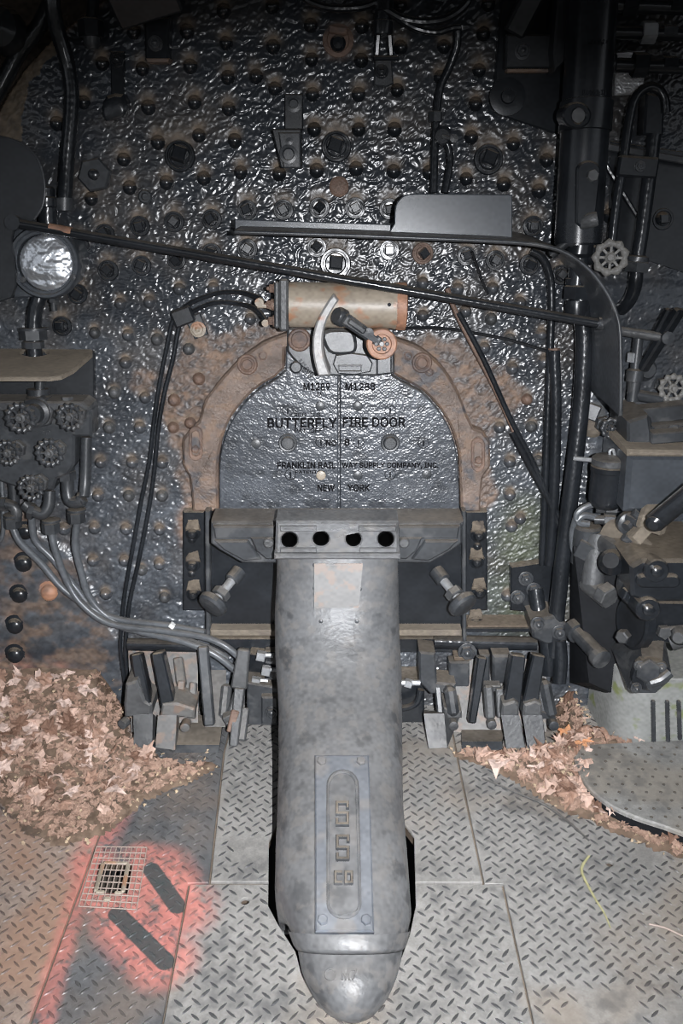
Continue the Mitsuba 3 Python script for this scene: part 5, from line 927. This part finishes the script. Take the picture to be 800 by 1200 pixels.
add('pilot_cylinder', cat([lathe([(.03, 0), (.044, .01), (.044, .05), (.036, .06), (.036, .09), (.028, .1)], P(727, 678, .28), (1, -.1, -.25), 24), lathe([(.020, 0), (.020, .06)], P(737, 656, .3), (1, 0, 0), 14), ngon(P(734, 695, .32), (.3, -1, 0), .022, .02, 6, .2, .003), lathe([(.03, 0), (.034, .02), (.02, .05), (0, .05)], P(718, 660, .26), (-.3, -.6, .4), 18)]), 'black_gloss', EN)
add('cylinder_block', prismp([(748, 704), (840, 706), (840, 756), (754, 754), (748, 740)], .10, .30, .006), 'black_gloss', EN)
add('flywheel', cat([lathe([(.065, -.012), (.072, -.008), (.072, .012), (.064, .016), (.05, .010), (.03, .012), (0, .012)], P(745, 728, .28), (-1, -.25, .1), 32)]), 'black_gloss', EN)
add('flywheel_nut', ngon(P(732, 744, .30), (-.6, -.7, 0), .018, .022, 6, .3, .003), 'black_worn', EN)
add('drain_valve', cat([lathe([(.02, 0), (.024, .03), (.014, .05), (0, .05)], P(797, 742, .30), (-.4, -.8, .2), 14), rod(P(775, 740, .30), P(830, 735, .32), .012), ngon(P(776, 739, .31), AW, .018, .02, 5, .4), lump(rod(P(786, 752, .3), P(830, 738, .33), .024), .004, 40)]), 'grey_iron', EN)
GC = add('gear_case', hull([P(*q) for q in ((722, 738, .10), (716, 752, .08), (748, 738, .24), (778, 745, .28), (716, 760, .2), (736, 808, .36), (742, 784, .37), (752, 770, .37), (776, 774, .37), (786, 786, .37), (784, 798, .37), (768, 812, .36), (748, 812, .36), (722, 772, .10), (770, 742, .12))]), 'black_worn', EN, 'dusty topped gear case', smooth=20)
GF = add('case_cover', prismp(crv([(744, 786), (752, 775), (776, 777), (786, 787), (784, 798), (768, 809), (748, 808), (741, 800)], 2, True), .365, .388, .004), 'black_gloss', GC)
add('hexagon_recess', cat([ngon(P(758, 785, .386), AW, .032, .014, 6, .5, .004), tube([P(762, 800, .392), P(774, 796, .396), P(784, 788, .392)], .013, 10), lathe([(.022, 0), (.018, .012), (0, .013)], P(764, 800, .386), AW, 16)]), 'black_worn', GF)
for x, y in ((745, 806), (774, 782), (749, 780)): add('cover_screw', bolt(P(x, y, .388), AW, .011, .009), 'black_worn', GF)
add('column', hull([P(*q) for q in ((668, 640, .04), (736, 640, .04), (672, 640, .16), (736, 640, .20), (668, 800, .05), (736, 820, .05), (690, 800, .16), (736, 820, .20))]), 'black_flat', EN, 'dark column under the valves')
add('elbow_stub', cat([rod(P(684, 680, .14), P(712, 702, .22), .026), ngon(P(706, 694, .22), P(712, 702, .22)-P(684, 680, .14), .032, .03, 6, .3, .003), rod(P(700, 625, .15), P(694, 684, .17), .03)]), 'grey_iron', EN)
add('stub_pipe', cat([lump(rod(P(673, 738, .12), P(703, 770, .24), .022, 18), .004, 40), lathe([(.027, 0), (.027, .02), (.018, .024), (0, .024)], P(700, 768, .235), P(703, 770, .24)-P(673, 738, .12), 18), lathe([(.03, -.02), (.03, .01)], P(675, 740, .13), P(703, 770, .24)-P(673, 738, .12), 16)]), 'black_worn', EN, 'dusty stub pipe')
BA = thing('engine_base', 'mossy grey rounded metal base under the stoker engine, with three ribs', 'base')
bpts = crv([(688, 770), (686, 800), (690, 850), (704, 873), (722, 880)], 4).tolist()+[(900, 886), (900, 770)]
def hbase(x, y, d): return P(x, y, d)
a_ = np.linspace(0, math.pi/2, 9); zb0, zb1 = 0.0, P(700, 770, .16)[2]
prof = [(.66+.12*(1-math.sin(t)), -.235+.15*(1-math.cos(t))) for t in a_[::-1]]
xl = Hz(716, 882, 0)[0]; yb = -.235
ring_ = [(xl+.09-.09*math.sin(t), yb+.09-.09*math.cos(t)) for t in a_[::-1]]+[(1.5, yb-.02), (1.5, -.01), (xl-.01, -.01)]
add('shell', ext(ring_, zb1, .004, (), .0005), 'moss_grey', BA, smooth=40)
for x0, x1 in ((756, 762), (772, 778), (785, 791)):
    p0, p1 = P(x0, 805, .205), P(x1, 872, .225); p0[1] = yb-.006-.02*(p0[0]-xl); p1[1] = yb-.006-.02*(p1[0]-xl); p1[2] = .035+.01*(x0 % 3); add('rib', bar(p0, p1, .010, .012, bev=.003), 'black_worn', BA)
LU = thing('lubricator', 'small black canister with a dusty lid, left of the steam chest of the engine', 'canister')
add('can', lathe([(.030, -.098), (.040, -.09), (.045, -.075), (.045, 0), (.047, .002), (.047, .014), (.043, .018), (0, .02)], P(713, 552, .16), (0, .05, 1), 30), 'black_gloss', LU)
add('lid', lump(lathe([(.042, .016), (.046, .02), (.046, .034), (.038, .040), (0, .043)], P(713, 552, .16), (0, .05, 1), 24), .003, 60), 'grey_iron', LU); add('eye', tube([P(x, y, .16) for x, y in ((715, 536), (714, 529), (718, 527), (720, 535))], .004, 8), 'grey_metal', LU)
add('oil_rod', rod(P(672, 537, .13), P(716, 541, .17), .006, 10), 'grey_metal', LU); add('bracket', bar(P(712, 550, .05), P(712, 552, .15), .03, .03), 'black_flat', LU)
OP = thing('oil_pipe_unions', 'pair of small pipe unions with looping oil pipes under the canister', 'pipe')
for q, y in (([(700, 590), (686, 594), (676, 602), (678, 612), (690, 614)], 596), ([(720, 610), (700, 607), (684, 604), (675, 610)], 609)): add('oil_pipe', tube([P(x, yy, .15) for x, yy in q], .009, 10), 'hose_grey', OP)
for x, y in ((714, 596), (712, 609)): add('union', cat([rod(P(x-16, y, .15), P(x+9, y, .16), .012), ngon(P(x-5, y, .155), (1, -.1, 0), .017, .03, 6, .2, .002)]), 'black_worn', OP)
add('long_loop', tube([P(x, y, d) for x, y, d in ((674, 608, .14), (670, 625, .12), (672, 645, .12), (682, 656, .14), (700, 656, .18))], .008, 10), 'hose_grey', OP)
add('strainer', cat([lathe([(.038, -.10), (.038, 0), (.032, .006), (0, .008)], P(689, 618, .13), (0, .05, 1), 22), bar(P(676, 640, .15), P(702, 652, .17), .05, .03, (0, 0, 1))]), 'black_worn', OP)

add('tape_tag', bar(P(199, 731, .085), P(204, 735, .085), .012, .022, bev=.002), 'tape_white', None, 'small white tape tag on the bundle of grey pipes', 'tag')
